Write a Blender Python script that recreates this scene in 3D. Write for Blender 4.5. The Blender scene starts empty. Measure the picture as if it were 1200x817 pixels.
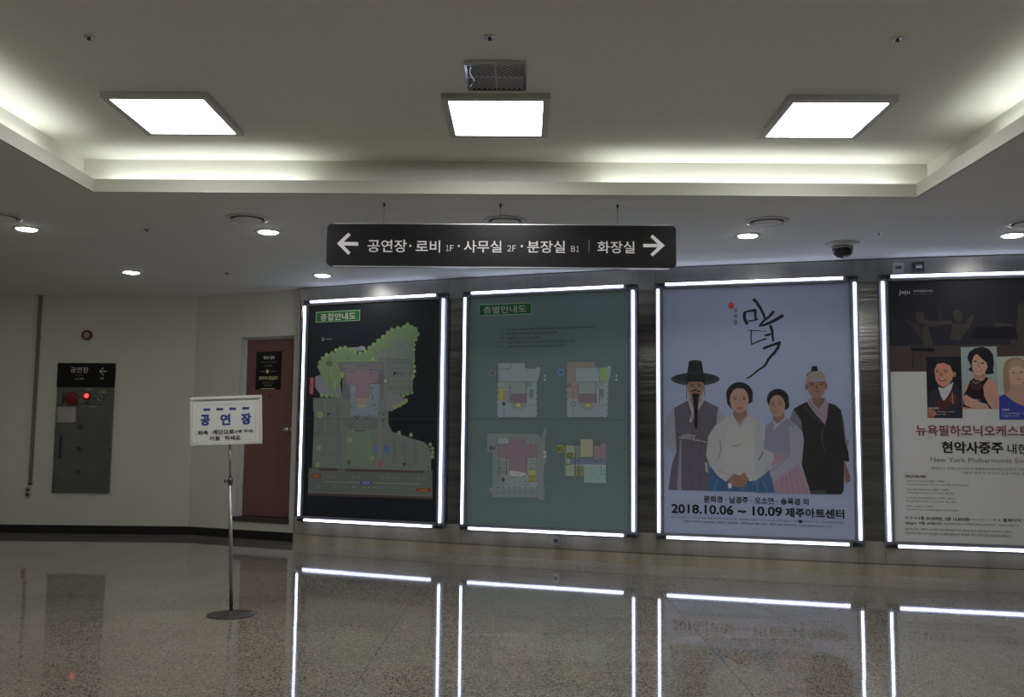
import bpy, bmesh, math, random
from mathutils import Vector, Matrix
from mathutils.geometry import tessellate_polygon
random.seed(4)
S = bpy.context.scene
COL = S.collection

# ------------------------------------------------------------------ camera
FPX, PITCH, ROLL, YAW, EYE = 1102.93, 0.0923076, 0.00957817, 0.01274584, 1.4
def _rz(v):
    c, s = math.cos(YAW), math.sin(YAW)
    return Vector((c*v[0]-s*v[1], s*v[0]+c*v[1], v[2]))
_cp, _sp = math.cos(PITCH), math.sin(PITCH)
_F = Vector((0, _cp, _sp)); _U0 = Vector((0, -_sp, _cp)); _R0 = Vector((1, 0, 0))
_cr, _sr = math.cos(ROLL), math.sin(ROLL)
CR, CU, CF = _rz(_cr*_R0+_sr*_U0), _rz(-_sr*_R0+_cr*_U0), _rz(_F)
EYEP = Vector((0, 0, EYE))
cam = bpy.data.cameras.new('camera')
cam.sensor_width = 36; cam.sensor_fit = 'HORIZONTAL'; cam.lens = FPX*36/1200
cam.clip_start = 0.02
co = bpy.data.objects.new('camera', cam); COL.objects.link(co)
co.matrix_world = Matrix(((CR.x, CU.x, -CF.x, 0), (CR.y, CU.y, -CF.y, 0), (CR.z, CU.z, -CF.z, EYE), (0, 0, 0, 1)))
S.camera = co
def ray(x, y):
    return CF*FPX + CR*(x-600) + CU*(408.5-y)

# ------------------------------------------------------------------ world, exposure
w = bpy.data.worlds.new('world'); S.world = w; w.use_nodes = True
w.node_tree.nodes['Background'].inputs[0].default_value = (0.02, 0.02, 0.02, 1)
w.node_tree.nodes['Background'].inputs[1].default_value = 0.2
S.view_settings.view_transform = 'Standard'; S.view_settings.look = 'None'
S.view_settings.gamma = 1; S.view_settings.exposure = 0.1
S.cycles.max_bounces = 7; S.cycles.diffuse_bounces = 4; S.cycles.glossy_bounces = 5
S.cycles.sample_clamp_indirect = 4; S.cycles.use_denoising = True
# lamp strengths; some panels and downlights are added out of view
E_PANEL, E_DOWN, E_COVE, E_TUBE = 16.0, 44.0, 12.0, 5.6

# ------------------------------------------------------------------ materials
def nm(name):
    m = bpy.data.materials.new(name); m.use_nodes = True
    return m, m.node_tree.nodes, m.node_tree.links, m.node_tree.nodes['Principled BSDF']
def mat(name, rgb, rough=0.6, metal=0.0, noise=0.0, nscale=8.0, bump=0.0, bscale=60.0, stretch=(1, 1, 1), spec=0.5, coat=0.0):
    m, N, L, b = nm(name)
    b.inputs['Roughness'].default_value = rough; b.inputs['Metallic'].default_value = metal
    b.inputs['Specular IOR Level'].default_value = spec; b.inputs['Coat Weight'].default_value = coat
    g = N.new('ShaderNodeNewGeometry'); mp = N.new('ShaderNodeMapping'); mp.inputs['Scale'].default_value = stretch
    L.new(g.outputs['Position'], mp.inputs['Vector'])
    t = N.new('ShaderNodeTexNoise'); t.inputs['Scale'].default_value = nscale; t.inputs['Detail'].default_value = 4
    L.new(mp.outputs[0], t.inputs['Vector'])
    r = N.new('ShaderNodeValToRGB')
    a = noise
    r.color_ramp.elements[0].position = 0.3; r.color_ramp.elements[1].position = 0.7
    r.color_ramp.elements[0].color = (*[c*(1-a) for c in rgb], 1); r.color_ramp.elements[1].color = (*[min(1, c*(1+a)) for c in rgb], 1)
    L.new(t.outputs['Fac'], r.inputs[0]); L.new(r.outputs[0], b.inputs['Base Color'])
    if bump:
        t2 = N.new('ShaderNodeTexNoise'); t2.inputs['Scale'].default_value = bscale; t2.inputs['Detail'].default_value = 3
        L.new(mp.outputs[0], t2.inputs['Vector'])
        bp = N.new('ShaderNodeBump'); bp.inputs['Strength'].default_value = bump; bp.inputs['Distance'].default_value = 0.01
        L.new(t2.outputs['Fac'], bp.inputs['Height']); L.new(bp.outputs[0], b.inputs['Normal'])
    return m
def emat(name, rgb, strength):
    m, N, L, b = nm(name)
    b.inputs['Base Color'].default_value = (0.8, 0.8, 0.8, 1)
    b.inputs['Emission Color'].default_value = (*rgb, 1); b.inputs['Emission Strength'].default_value = strength
    return m
M = {}
M['wall'] = mat('painted_wall', (0.74, 0.74, 0.66), 0.7, noise=0.03, nscale=1.5, bump=0.03, bscale=120)
M['ceil'] = mat('ceiling_paint', (0.84, 0.83, 0.77), 0.8, noise=0.02, nscale=1.2)
M['cove'] = mat('cove_paint', (0.82, 0.81, 0.76), 0.8, noise=0.02, nscale=1.2)
M['black'] = mat('black_skirting', (0.012, 0.012, 0.013), 0.45, noise=0.2)
M['steel'] = mat('brushed_steel_bands', (0.56, 0.53, 0.46), 0.20, 0.75, noise=0.24, nscale=1.6, bump=0.09, bscale=4, stretch=(2.5, 2.5, 0.1))  # colour noise paints in the upright reflection streaks
M['steel_gap'] = mat('brushed_steel_columns', (0.27, 0.27, 0.26), 0.17, 1.0, noise=0.35, nscale=5, bump=0.10, bscale=9, stretch=(0.2, 0.2, 3.0))  # colour darkened for the dim room it mirrors; noise paints reflection streaks
M['kick'] = mat('kick_plate_steel', (0.64, 0.59, 0.46), 0.22, 0.65, noise=0.28, nscale=1.6, bump=0.09, bscale=4, stretch=(2.5, 2.5, 0.1))  # streaky colour noise stands in for vertical reflections
M['caseframe'] = mat('case_frame_metal', (0.20, 0.20, 0.205), 0.55, 0.4, noise=0.05)
M['caserail'] = mat('case_rail_metal', (0.10, 0.10, 0.105), 0.6, 0.4, noise=0.05)
M['poletube'] = mat('satin_steel_pole', (0.34, 0.34, 0.33), 0.38, 0.9, noise=0.04)
M['steel_top'] = mat('brushed_steel_fascia_shaded', (0.33, 0.33, 0.33), 0.33, 1.0, noise=0.08, nscale=3, bump=0.05, bscale=5, stretch=(2.5, 2.5, 0.25))  # same steel as the bands, colour darkened to offset tube glow
M['lip'] = mat('cove_paint_shaded', (0.56, 0.55, 0.49), 0.8, noise=0.02, nscale=1.2)  # cove paint with a darker colour, offsetting panel light on the lip
M['slat'] = mat('louvre_metal', (0.82, 0.84, 0.86), 0.5, 0.0, noise=0.1)
M['alu'] = mat('aluminium_frame', (0.55, 0.55, 0.56), 0.35, 1.0, noise=0.05)
M['chrome'] = mat('chrome', (0.7, 0.7, 0.7), 0.12, 1.0, noise=0.02)
M['darkmetal'] = mat('dark_metal', (0.08, 0.08, 0.085), 0.4, 0.8, noise=0.1)
M['blackgloss'] = mat('black_sign_face', (0.012, 0.012, 0.013), 0.36, noise=0.1, spec=0.25)
M['grout'] = mat('tile_joint', (0.10, 0.095, 0.085), 0.7, noise=0.2)
M['doorpaint'] = mat('door_paint', (0.21, 0.105, 0.095), 0.5, noise=0.04, nscale=3)
M['whiteplastic'] = mat('white_plastic', (0.70, 0.70, 0.67), 0.4, noise=0.02)
M['beigeplastic'] = mat('beige_plastic', (0.55, 0.46, 0.33), 0.45, noise=0.05)
M['lampframe'] = mat('lamp_frame_paint', (0.55, 0.53, 0.52), 0.5, noise=0.03)
M['cabinet'] = mat('cabinet_steel', (0.20, 0.215, 0.20), 0.35, 0.7, noise=0.08, nscale=4)
M['red'] = mat('red_plastic', (0.22, 0.015, 0.02), 0.4, noise=0.05)
M['maroon'] = mat('maroon_ring', (0.16, 0.05, 0.04), 0.5, noise=0.1)
M['conduit'] = mat('grey_conduit', (0.20, 0.20, 0.18), 0.5, noise=0.05)
M['dome'] = mat('smoked_dome', (0.015, 0.016, 0.022), 0.06, noise=0.1, spec=0.8)
M['paper'] = mat('paper', (0.45, 0.45, 0.43), 0.7, noise=0.03)
M['brown'] = mat('brown_sill', (0.06, 0.05, 0.045), 0.5, noise=0.2)
M['panel'] = emat('lamp_diffuser_glow', (1.0, 0.985, 0.99), E_PANEL)
M['down'] = emat('downlight_glow', (1.0, 0.97, 0.93), E_DOWN)
M['coveglow'] = emat('cove_tube_glow', (0.95, 1.0, 0.96), E_COVE)
M['tube'] = emat('led_tube_glow', (0.64, 0.72, 1.0), E_TUBE)
M['redglow'] = emat('red_lamp_glow', (1.0, 0.02, 0.03), 1.4)

def granite():
    m, N, L, b = nm('polished_granite')
    g = N.new('ShaderNodeNewGeometry'); oi = N.new('ShaderNodeObjectInfo')
    vz = N.new('ShaderNodeTexVoronoi'); vz.inputs['Scale'].default_value = 120
    L.new(g.outputs['Position'], vz.inputs['Vector'])
    r = N.new('ShaderNodeValToRGB'); r.color_ramp.interpolation = 'CONSTANT'
    e = r.color_ramp.elements
    e[0].color = (0.11, 0.10, 0.085, 1); e[1].position = 0.20; e[1].color = (0.27, 0.25, 0.21, 1)
    for p_, c_ in ((0.45, (0.32, 0.30, 0.255, 1)), (0.68, (0.22, 0.195, 0.16, 1)), (0.86, (0.38, 0.365, 0.32, 1))):
        x = e.new(p_); x.color = c_
    sp = N.new('ShaderNodeSeparateColor'); L.new(vz.outputs['Color'], sp.inputs[0]); L.new(sp.outputs[0], r.inputs[0])
    n = N.new('ShaderNodeTexNoise'); n.inputs['Scale'].default_value = 1.2; L.new(g.outputs['Position'], n.inputs['Vector'])
    mr = N.new('ShaderNodeMapRange'); mr.inputs[3].default_value = 0.88; mr.inputs[4].default_value = 1.12; L.new(n.outputs[0], mr.inputs[0])
    m2 = N.new('ShaderNodeMapRange'); m2.inputs[3].default_value = 0.93; m2.inputs[4].default_value = 1.07; L.new(oi.outputs['Random'], m2.inputs[0])
    mu = N.new('ShaderNodeMath'); mu.operation = 'MULTIPLY'; L.new(mr.outputs[0], mu.inputs[0]); L.new(m2.outputs[0], mu.inputs[1])
    mx = N.new('ShaderNodeVectorMath'); mx.operation = 'SCALE'; L.new(r.outputs[0], mx.inputs[0]); L.new(mu.outputs[0], mx.inputs['Scale'])
    L.new(mx.outputs[0], b.inputs['Base Color'])
    n3 = N.new('ShaderNodeTexNoise'); n3.inputs['Scale'].default_value = 3; n3.inputs['Detail'].default_value = 1; L.new(g.outputs['Position'], n3.inputs['Vector'])
    bp = N.new('ShaderNodeBump'); bp.inputs['Strength'].default_value = 0.012; bp.inputs['Distance'].default_value = 0.01
    L.new(n3.outputs['Fac'], bp.inputs['Height']); L.new(bp.outputs[0], b.inputs['Normal'])
    b.inputs['Roughness'].default_value = 0.045
    b.inputs['IOR'].default_value = 1.58
    return m
M['granite'] = granite()
def print_mat(name, rough=0.45):
    m, N, L, b = nm(name)
    a = N.new('ShaderNodeVertexColor'); a.layer_name = 'Col'
    L.new(a.outputs['Color'], b.inputs['Base Color']); b.inputs['Roughness'].default_value = rough
    b.inputs['Specular IOR Level'].default_value = 0.3
    return m
M['print'] = print_mat('printed_ink')

# ------------------------------------------------------------------ helpers
def link(name, bm, m, parent=None, smooth=False):
    me = bpy.data.meshes.new(name); bm.normal_update(); bm.to_mesh(me); bm.free()
    for x in (m if isinstance(m, (list, tuple)) else [m]): me.materials.append(x)
    if smooth:
        for p in me.polygons: p.use_smooth = True
    o = bpy.data.objects.new(name, me); COL.objects.link(o)
    if parent: o.parent = parent
    return o
def tag(o, label=None, cat=None, group=None, kind=None):
    if label: o['label'] = label
    if cat: o['category'] = cat
    if group: o['group'] = group
    if kind: o['kind'] = kind
    return o
def empty(name, loc=(0, 0, 0), rz=0.0):
    o = bpy.data.objects.new(name, None); COL.objects.link(o); o.location = loc; o.rotation_euler.z = rz
    o.empty_display_size = 0.1
    return o
def box(bm, x0, x1, y0, y1, z0, z1, T=None):
    vs = [Vector(c) for c in ((x0, y0, z0), (x1, y0, z0), (x1, y1, z0), (x0, y1, z0), (x0, y0, z1), (x1, y0, z1), (x1, y1, z1), (x0, y1, z1))]
    vs = [bm.verts.new(T @ v if T else v) for v in vs]
    for f in ((3, 2, 1, 0), (4, 5, 6, 7), (0, 1, 5, 4), (1, 2, 6, 5), (2, 3, 7, 6), (3, 0, 4, 7)):
        bm.faces.new([vs[i] for i in f])
def bbox(x0, x1, y0, y1, z0, z1, bev=0.0, T=None, seg=2):
    bm = bmesh.new(); box(bm, x0, x1, y0, y1, z0, z1, T)
    if bev: bmesh.ops.bevel(bm, geom=bm.edges[:], offset=bev, segments=seg, affect='EDGES')
    return bm
def lathe(bm, prof, c=(0, 0, 0), n=32, T=None):
    rings = []
    for r, z in prof:
        ring = []
        for i in range(n):
            a = 2*math.pi*i/n; v = Vector((c[0]+r*math.cos(a), c[1]+r*math.sin(a), c[2]+z))
            ring.append(bm.verts.new(T @ v if T else v))
        rings.append(ring)
    for a, b in zip(rings, rings[1:]):
        for i in range(n):
            j = (i+1) % n
            bm.faces.new((a[i], a[j], b[j], b[i]))
    if prof[0][0] > 1e-5: bm.faces.new(rings[0][::-1])
    if prof[-1][0] > 1e-5: bm.faces.new(rings[-1])
    return bm
def tube(bm, a, b, r, n=10):
    a, b = Vector(a), Vector(b); d = b-a
    q = d.to_track_quat('Z', 'Y').to_matrix().to_4x4(); T = Matrix.Translation(a) @ q
    return lathe(bm, [(r, 0), (r, d.length)], n=n, T=T)
def prism(bm, pts, y0, y1, T=None):
    """pts in xz, extruded along y"""
    f = [bm.verts.new((T @ Vector((x, y0, z))) if T else (x, y0, z)) for x, z in pts]
    k = [bm.verts.new((T @ Vector((x, y1, z))) if T else (x, y1, z)) for x, z in pts]
    bm.faces.new(f); bm.faces.new(k[::-1])
    n = len(pts)
    for i in range(n):
        j = (i+1) % n; bm.faces.new((f[j], f[i], k[i], k[j]))
    bmesh.ops.recalc_face_normals(bm, faces=bm.faces[:])
    return bm
def rrect(x0, x1, z0, z1, r, seg=5):
    out = []
    for cx, cz, a0 in ((x1-r, z1-r, 0), (x0+r, z1-r, 90), (x0+r, z0+r, 180), (x1-r, z0+r, 270)):
        for i in range(seg+1):
            a = math.radians(a0+90*i/seg); out.append((cx+r*math.cos(a), cz+r*math.sin(a)))
    return out

def lin(c):
    c /= 255.0
    return c/12.92 if c <= 0.04045 else ((c+0.055)/1.055)**2.4
_tcache = {}
def text_tris(s, bold=0.0):
    k = (s, bold)
    if k not in _tcache:
        cu = bpy.data.curves.new('t', 'FONT'); cu.body = s; cu.size = 1; cu.offset = bold; cu.resolution_u = 3
        ob = bpy.data.objects.new('t', cu)
        me = bpy.data.meshes.new_from_object(ob)
        me.calc_loop_triangles()
        v = [(p.co.x, p.co.y) for p in me.vertices]; t = [tuple(x.vertices) for x in me.loop_triangles]
        bpy.data.objects.remove(ob); bpy.data.curves.remove(cu); bpy.data.meshes.remove(me)
        _tcache[k] = (v, t)
    return _tcache[k]

class Art:
    """flat print on a plane: origin O, directions u, v, normal n (towards the room). Colours are ink colours."""
    def __init__(s, O, u, n, k=0.2, base=0.0008, step=0.00006):
        s.O, s.u, s.v, s.n = Vector(O), Vector(u).normalized(), Vector((0, 0, 1)), Vector(n).normalized()
        s.k = k; s.grey = .22; s.z = base; s.step = step; s.V = []; s.F = []; s.C = []; s.T = (0, 0, 1.0)
    def frame(s, ox, oy, sc): s.T = (ox, oy, sc); return s
    def uv(s, x, y):
        X, Y = s.T[0]+x/s.T[2], s.T[1]+y/s.T[2]
        d = ray(X, Y); t = (s.O-EYEP).dot(s.n)/d.dot(s.n); P = EYEP+d*t-s.O
        return P.dot(s.u), P.dot(s.v)
    def col(s, c):
        q = [lin(x)/s.k for x in c]; m = .3*q[0]+.55*q[1]+.15*q[2]
        return tuple(min(0.85, max(0.004, x+(m-x)*s.grey)) for x in q)
    def raw(s, vs, tris, c):
        b = len(s.V); s.z += s.step
        s.V += [s.O+s.u*a+s.v*e+s.n*s.z for a, e in vs]
        cc = s.col(c)
        for t in tris:
            a, b2, c2 = [Vector(vs[i]) for i in t]
            if (b2-a).cross(c2-a) < 0: t = (t[0], t[2], t[1])
            s.F.append(tuple(b+i for i in t)); s.C.append(cc)
    def polyuv(s, q, c):
        tr = tessellate_polygon([[Vector((a, b, 0)) for a, b in q]])
        s.raw(q, [tuple(t) for t in tr], c)
    def poly(s, pts, c): s.polyuv([s.uv(*p) for p in pts], c)
    def rect(s, x0, y0, x1, y1, c):
        a, b = s.uv(x0, y0), s.uv(x1, y1); bb = s.uv(x0, y1)
        s.polyuv([(a[0], a[1]), (b[0], a[1]), (b[0], bb[1]), (a[0], bb[1])], c)
    def outline(s, x0, y0, x1, y1, c, wd=0.004):
        a, b = s.uv(x0, y0), s.uv(x1, y1); bb = s.uv(x0, y1)
        l, r, t, o = a[0], b[0], a[1], bb[1]
        for q in ((l, r, t-wd, t), (l, r, o, o+wd), (l, l+wd, o, t), (r-wd, r, o, t)):
            s.polyuv([(q[0], q[2]), (q[1], q[2]), (q[1], q[3]), (q[0], q[3])], c)
    def ell(s, cx, cy, rx, ry, c, a0=0, a1=360, n=22, rot=0):
        cr, sr = math.cos(math.radians(rot)), math.sin(math.radians(rot)); P = []
        full = (a1-a0) >= 360
        for i in range(n+(0 if full else 1)):
            a = math.radians(a0+(a1-a0)*i/n); x, y = rx*math.cos(a), ry*math.sin(a)
            P.append((cx+x*cr-y*sr, cy+x*sr+y*cr))
        s.poly(P, c)
    def stroke(s, pts, wd, c, w1=None, cap=True):
        q = [Vector(s.uv(*p)) for p in pts]; e = Vector(s.uv(pts[0][0]+10, pts[0][1]))-Vector(s.uv(*pts[0])); u = e.length/10
        w1 = wd if w1 is None else w1; L, R = [], []
        n = len(q)
        for i, p in enumerate(q):
            d = (q[min(i+1, n-1)]-q[max(i-1, 0)]); d = d.normalized() if d.length > 0 else Vector((1, 0))
            h = u*(wd+(w1-wd)*i/max(1, n-1))/2; m = Vector((-d.y, d.x))*h
            L.append(p+m); R.append(p-m)
        vs = [tuple(x) for x in L+R]; tr = []
        for i in range(n-1): tr += [(i, i+1, n+i), (i+1, n+i+1, n+i)]
        s.raw(vs, tr, c)
        if cap:
            for i, ww in ((0, wd), (n-1, w1)):
                h = u*ww/2
                if h > 0.002:
                    s.z -= s.step
                    s.raw([(q[i].x+h*math.cos(k*math.pi/5), q[i].y+h*math.sin(k*math.pi/5)) for k in range(10)], [(0, k, k+1) for k in range(1, 9)], c)
    def lines(s, segs, wd, c):
        for a, b in segs: s.stroke([a, b], wd, c, cap=False); s.z -= s.step
        s.z += s.step
    def text(s, t, xl, yt, xr, yb, c, bold=0.0):
        a = s.uv(xl, yt); b = s.uv(xl, yb); r = s.uv(xr, (yt+yb)/2)
        s.textuv(t, a[0], b[1], r[0], a[1], c, bold)
    def textuv(s, t, u0, v0, u1, v1, c, bold=0.0):
        if bold > 0.03:      # heavy type: the same glyphs laid down again with a small shift
            d = (bold-.02)*(v1-v0)*.6
            for a, b in ((-d, -d*.6), (d, -d*.6), (-d, d*.6), (d, d*.6), (0, 0)):
                s.textuv(t, u0+d+a, v0+d*.6+b, u1-d+a, v1-d*.6+b, c, .02)
            return
        vs, tr = text_tris(t, bold)
        if not vs: return
        x0 = min(p[0] for p in vs); x1 = max(p[0] for p in vs); y0 = min(p[1] for p in vs); y1 = max(p[1] for p in vs)
        q = [(u0+(x-x0)/(x1-x0)*(u1-u0), v0+(y-y0)/(y1-y0)*(v1-v0)) for x, y in vs]
        s.raw(q, tr, c); s.z -= s.step*0.9
    def build(s, name, parent, m=None):
        bpy.context.view_layer.update(); me = bpy.data.meshes.new(name); inv = parent.matrix_world.inverted() if parent else Matrix()
        me.from_pydata([inv @ v for v in s.V], [], s.F); me.materials.append(m or M['print'])
        ca = me.color_attributes.new('Col', 'FLOAT_COLOR', 'CORNER'); i = 0
        for f, c in zip(s.F, s.C):
            for _ in f: ca.data[i].color = (*c, 1); i += 1
        o = bpy.data.objects.new(name, me); COL.objects.link(o); o.parent = parent
        s.V, s.F, s.C = [], [], []
        return o

# ================================================================== STRUCTURE
ZL, ZU, ZLIP = 3.309, 3.62, 3.413
LX0, LX1, LY0, LY1 = -3.45, 3.09, -2.6, 7.33      # cove lip
OFF = 0.16
def Yw(x): return 0.0141758*x*x-0.3560408*x+11.0324140   # curved steel wall
def Sw(x): return 0.0283516*x-0.3560408

# floor: slab + polished tiles
TP, TX0, TY0 = 0.733, -3.13, 6.80
ix0, ix1, iy0, iy1 = -8, 12, -3, 8
gx0, gx1 = TX0+ix0*TP, TX0+(ix1+1)*TP
gy0, gy1 = TY0+iy0*TP, TY0+(iy1+1)*TP
bm = bmesh.new()
box(bm, -10.5, 9.5, -5.2, 14.5, -0.12, -0.012)
floor = tag(link('floor', bm, M['grout']), kind='structure')
bm = bmesh.new()
for r in ((-10.4, 9.4, -5.1, gy0), (-10.4, gx0, gy0, gy1), (gx1, 9.4, gy0, gy1), (-10.4, 9.4, gy1, 14.4)): box(bm, *r, -0.0119, 0)
link('plain_paving', bm, M['granite'], floor)
tm = None
for i in range(ix0, ix1+1):
    for j in range(iy0, iy1+1):
        cx, cy = TX0+(i+.5)*TP, TY0+(j+.5)*TP
        if tm is None:
            b = bbox(-TP/2+.0018, TP/2-.0018, -TP/2+.0018, TP/2-.0018, -0.0115, 0, 0.0006, seg=1)
            o = link('tile', b, M['granite'], floor); tm = o.data
        else:
            o = bpy.data.objects.new('tile', tm); COL.objects.link(o); o.parent = floor
        o.location = (cx, cy, 0)
        o.rotation_euler = (random.gauss(0, .0004), random.gauss(0, .0004), 0)

# ceiling: soffit, raised field, recess sides, lip
bm = bmesh.new()
for r in ((-10.5, LX0-.02, -5.2, 14.5), (LX1+.02, 9.5, -5.2, 14.5), (LX0-.02, LX1+.02, LY1+.02, 14.5), (LX0-.02, LX1+.02, -5.2, LY0-.02)): box(bm, *r, ZL, ZL+0.02)
ceiling = tag(link('ceiling', bm, M['ceil']), kind='structure')
bm = bmesh.new(); box(bm, LX0-OFF-.05, LX1+OFF+.05, LY0-OFF-.05, LY1+OFF+.05, ZU, ZU+.05)
link('raised_ceiling', bm, M['ceil'], ceiling)
bm = bmesh.new()
a, b_, c_, d_ = LX0-OFF, LX1+OFF, LY0-OFF, LY1+OFF
for r in ((a-.05, a, c_-.05, d_+.05), (b_, b_+.05, c_-.05, d_+.05), (a, b_, d_, d_+.05), (a, b_, c_-.05, c_)): box(bm, *r, ZL+.021, ZU-.0005)
link('recess_side', bm, M['cove'], ceiling)
bm = bmesh.new()
for r in ((LX0-.02, LX0, LY0-.02, LY1+.02), (LX1, LX1+.02, LY0-.02, LY1+.02), (LX0, LX1, LY1, LY1+.02), (LX0, LX1, LY0-.02, LY0)): box(bm, *r, ZL, ZLIP)
link('cove_lip', bm, M['lip'], ceiling)

# plain walls
A, B2 = Vector((-4.60, 13.08, 0)), Vector((-2.96, 12.375, 0))
bm = bmesh.new(); box(bm, -10.0, -4.60, 13.08, 13.28, 0, ZL-.0005)
wall_back = tag(link('wall_back', bm, M['wall']), kind='structure')
wd = (B2-A).normalized(); wn = Vector((wd.y, -wd.x, 0)); WA = math.atan2(wd.y, wd.x)
TW = Matrix.Translation(A) @ Matrix.Rotation(WA, 4, 'Z')      # local x along wall, local y into the wall
WL = (B2-A).length
du0, du1, dz0, dz1 = 0.800, 1.683, 0.262, 2.70
bm = bmesh.new()
box(bm, 0, du0, 0, .3, 0, ZL-.0005, TW); box(bm, du1, WL+.3, 0, .3, 0, ZL-.0005, TW)
box(bm, du0, du1, 0, .3, dz1, ZL-.0005, TW); box(bm, du0, du1, 0, .3, 0, dz0, TW)
box(bm, du0-.2, du1+.3, .3, .34, 0, ZL-.0005, TW)
wall_left = tag(link('wall_left', bm, M['wall']), kind='structure')
bm = bmesh.new(); box(bm, -10.2, -10.0, -5, 13.3, 0, ZL-.0005)
tag(link('wall_far_left', bm, M['wall']), kind='structure')
bm = bmesh.new(); box(bm, 9.0, 9.2, -5, 13.3, 0, ZL-.0005)
tag(link('wall_right', bm, M['wall']), kind='structure')
bm = bmesh.new(); box(bm, -10.2, 9.2, -5.2, -5, 0, ZL-.0005)
tag(link('wall_behind', bm, M['wall']), kind='structure')
# baseboards
bm = bmesh.new(); box(bm, -10.0, -4.60, 13.065, 13.0795, 0, .112)
tag(link('baseboard_back', bm, M['black']), kind='structure')
bm = bmesh.new(); box(bm, .004, WL+.02, -.015, -.0005, 0, .112, TW)
tag(link('baseboard_left', bm, M['black']), kind='structure')

# door in the angled wall
door = tag(empty('door_1'), kind='structure')
SB = 0.10
link('door_leaf', bbox(du0+.03, du1-.012, SB, SB+.045, dz0+.03, dz1-.025, .004, TW, 1), M['doorpaint'], door)
bm = bmesh.new()
box(bm, du0+.0005, du0+.03, SB-.012, SB+.06, dz0, dz1-.0005, TW); box(bm, du1-.012, du1-.0005, SB-.012, SB+.06, dz0, dz1-.0005, TW); box(bm, du0+.03, du1-.012, SB-.012, SB+.06, dz1-.025, dz1-.0005, TW)
link('door_frame', bm, M['whiteplastic'], door)
link('door_sill', bbox(du0-.04, du1-.0005, -.03, SB+.06, dz0-.035, dz0+.022, .004, TW, 1), M['brown'], door)
for z in (.62, 2.35):
    bm = bmesh.new(); tube(bm, TW @ Vector((du0+.034, SB-.01, z)), TW @ Vector((du0+.034, SB-.01, z+.1)), .011)
    link('hinge', bm, M['alu'], door, True)
hk = Vector((du1-.10, SB, 1.45))
bm = bmesh.new(); Th = TW @ Matrix.Translation(hk) @ Matrix.Rotation(math.pi/2, 4, 'X')
lathe(bm, [(.034, 0), (.034, .008), (.014, .012), (.014, .05), (.024, .056), (.034, .07), (.034, .085), (.02, .097), (0, .1)], n=24, T=Th)
kn = link('door_knob', bm, M['chrome'], door, True)
bm = bmesh.new(); bl = hk+Vector((-.005, 0, .0)); tube(bm, TW @ (bl+Vector((-.12, -.045, -.01))), TW @ (bl+Vector((0, -.05, 0))), .011)
link('lever', bm, M['chrome'], door, True)
bm = bmesh.new(); lathe(bm, [(.016, 0), (.016, .008), (0, .009)], n=16, T=TW @ Matrix.Translation((du0+.43, SB, 1.90)) @ Matrix.Rotation(math.pi/2, 4, 'X'))
link('peephole', bm, M['darkmetal'], door, True)

# notice on the door
na, nb = Vector((.0, 0, 0)), None
PO = TW @ Vector((0, SB-.006, 0))
notice = empty('door_notice', TW @ Vector((.99, SB-.004, 1.99)))
link('board', bbox(.0, .42, -.004, .003, 0, .515, .001, Matrix.Rotation(WA, 4, 'Z'), 1), M['blackgloss'], notice)
tag(notice, 'black printed notice with white and yellow lines on the dusty red door', 'notice')
bpy.context.view_layer.update()
a = Art(TW @ Vector((.99, SB-.0085, 1.99)), wd, wn, .10)
W_, Y_, G_ = (105, 108, 105), (120, 100, 30), (58, 60, 58)
for t, u0, u1, v0, v1, c, b in (('객석 내부', .12, .31, .405, .455, W_, .02), ('음식물 반입과 사진촬영은', .08, .345, .363, .378, G_, 0), ('삼가주세요', .15, .27, .31, .335, G_, 0),
        ('관계자외 출입금지', .055, .365, .13, .18, Y_, .015), ('공연장 안내', .12, .29, .086, .1, G_, 0), ('제주아트센터', .14, .27, .045, .064, G_, 0)):
    a.textuv(t, u0, v0, u1, v1, c, b); a.build('lettering', notice)
a.polyuv([(.195+.022*math.cos(k*.52), .245+.026*math.sin(k*.52)) for k in range(12)], Y_)
for q in ((.085, .165), (.225, .33)): a.polyuv([(q[0], .242), (q[1], .242), (q[1], .247), (q[0], .247)], G_)
a.build('emblem', notice)
a.polyuv([(.09, .006), (.33, .006), (.33, .014), (.09, .014)], Y_)
a.build('yellow_stripe', notice)

# curved steel wall: backing plus separate sheets
wall_curved = tag(empty('wall_curved'), kind='structure')
def sheet(name, x0, x1, z0, z1, off0, off1, m, n=None):
    """curved sheet between distances off0 (back) and off1 (front) in front of the wall line"""
    n = n or max(2, int((x1-x0)/.25)); bm = bmesh.new(); rows = []
    for i in range(n+1):
        x = x0+(x1-x0)*i/n; s = Sw(x); nn = Vector((s, -1, 0)).normalized(); p = Vector((x, Yw(x), 0))
        rows.append([bm.verts.new(p+nn*o+Vector((0, 0, z))) for o, z in ((off1, z0), (off1, z1), (off0, z1), (off0, z0))])
    for a_, b in zip(rows, rows[1:]):
        for k in range(4):
            bm.faces.new((a_[k], b[k], b[(k+1) % 4], a_[(k+1) % 4]))
    bm.faces.new(rows[0][::-1]); bm.faces.new(rows[-1])
    bmesh.ops.recalc_face_normals(bm, faces=bm.faces[:])
    return link(name, bm, m, wall_curved)
XS, XE = -2.93, 8.9
sheet('wall_backing', XS, XE, 0, ZL-.0005, -.25, -.03, M['darkmetal'], 40)
edges = [(-2.862, -.972), (-.728, 1.234), (1.484, 3.498), (3.748, 5.72)]
G = .0015
cuts = [XS] + [x for e in edges for x in e] + [7.2, XE]
zb0, zb1, zt0, zt1 = .122, .345, 3.062, ZL-.012
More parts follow.
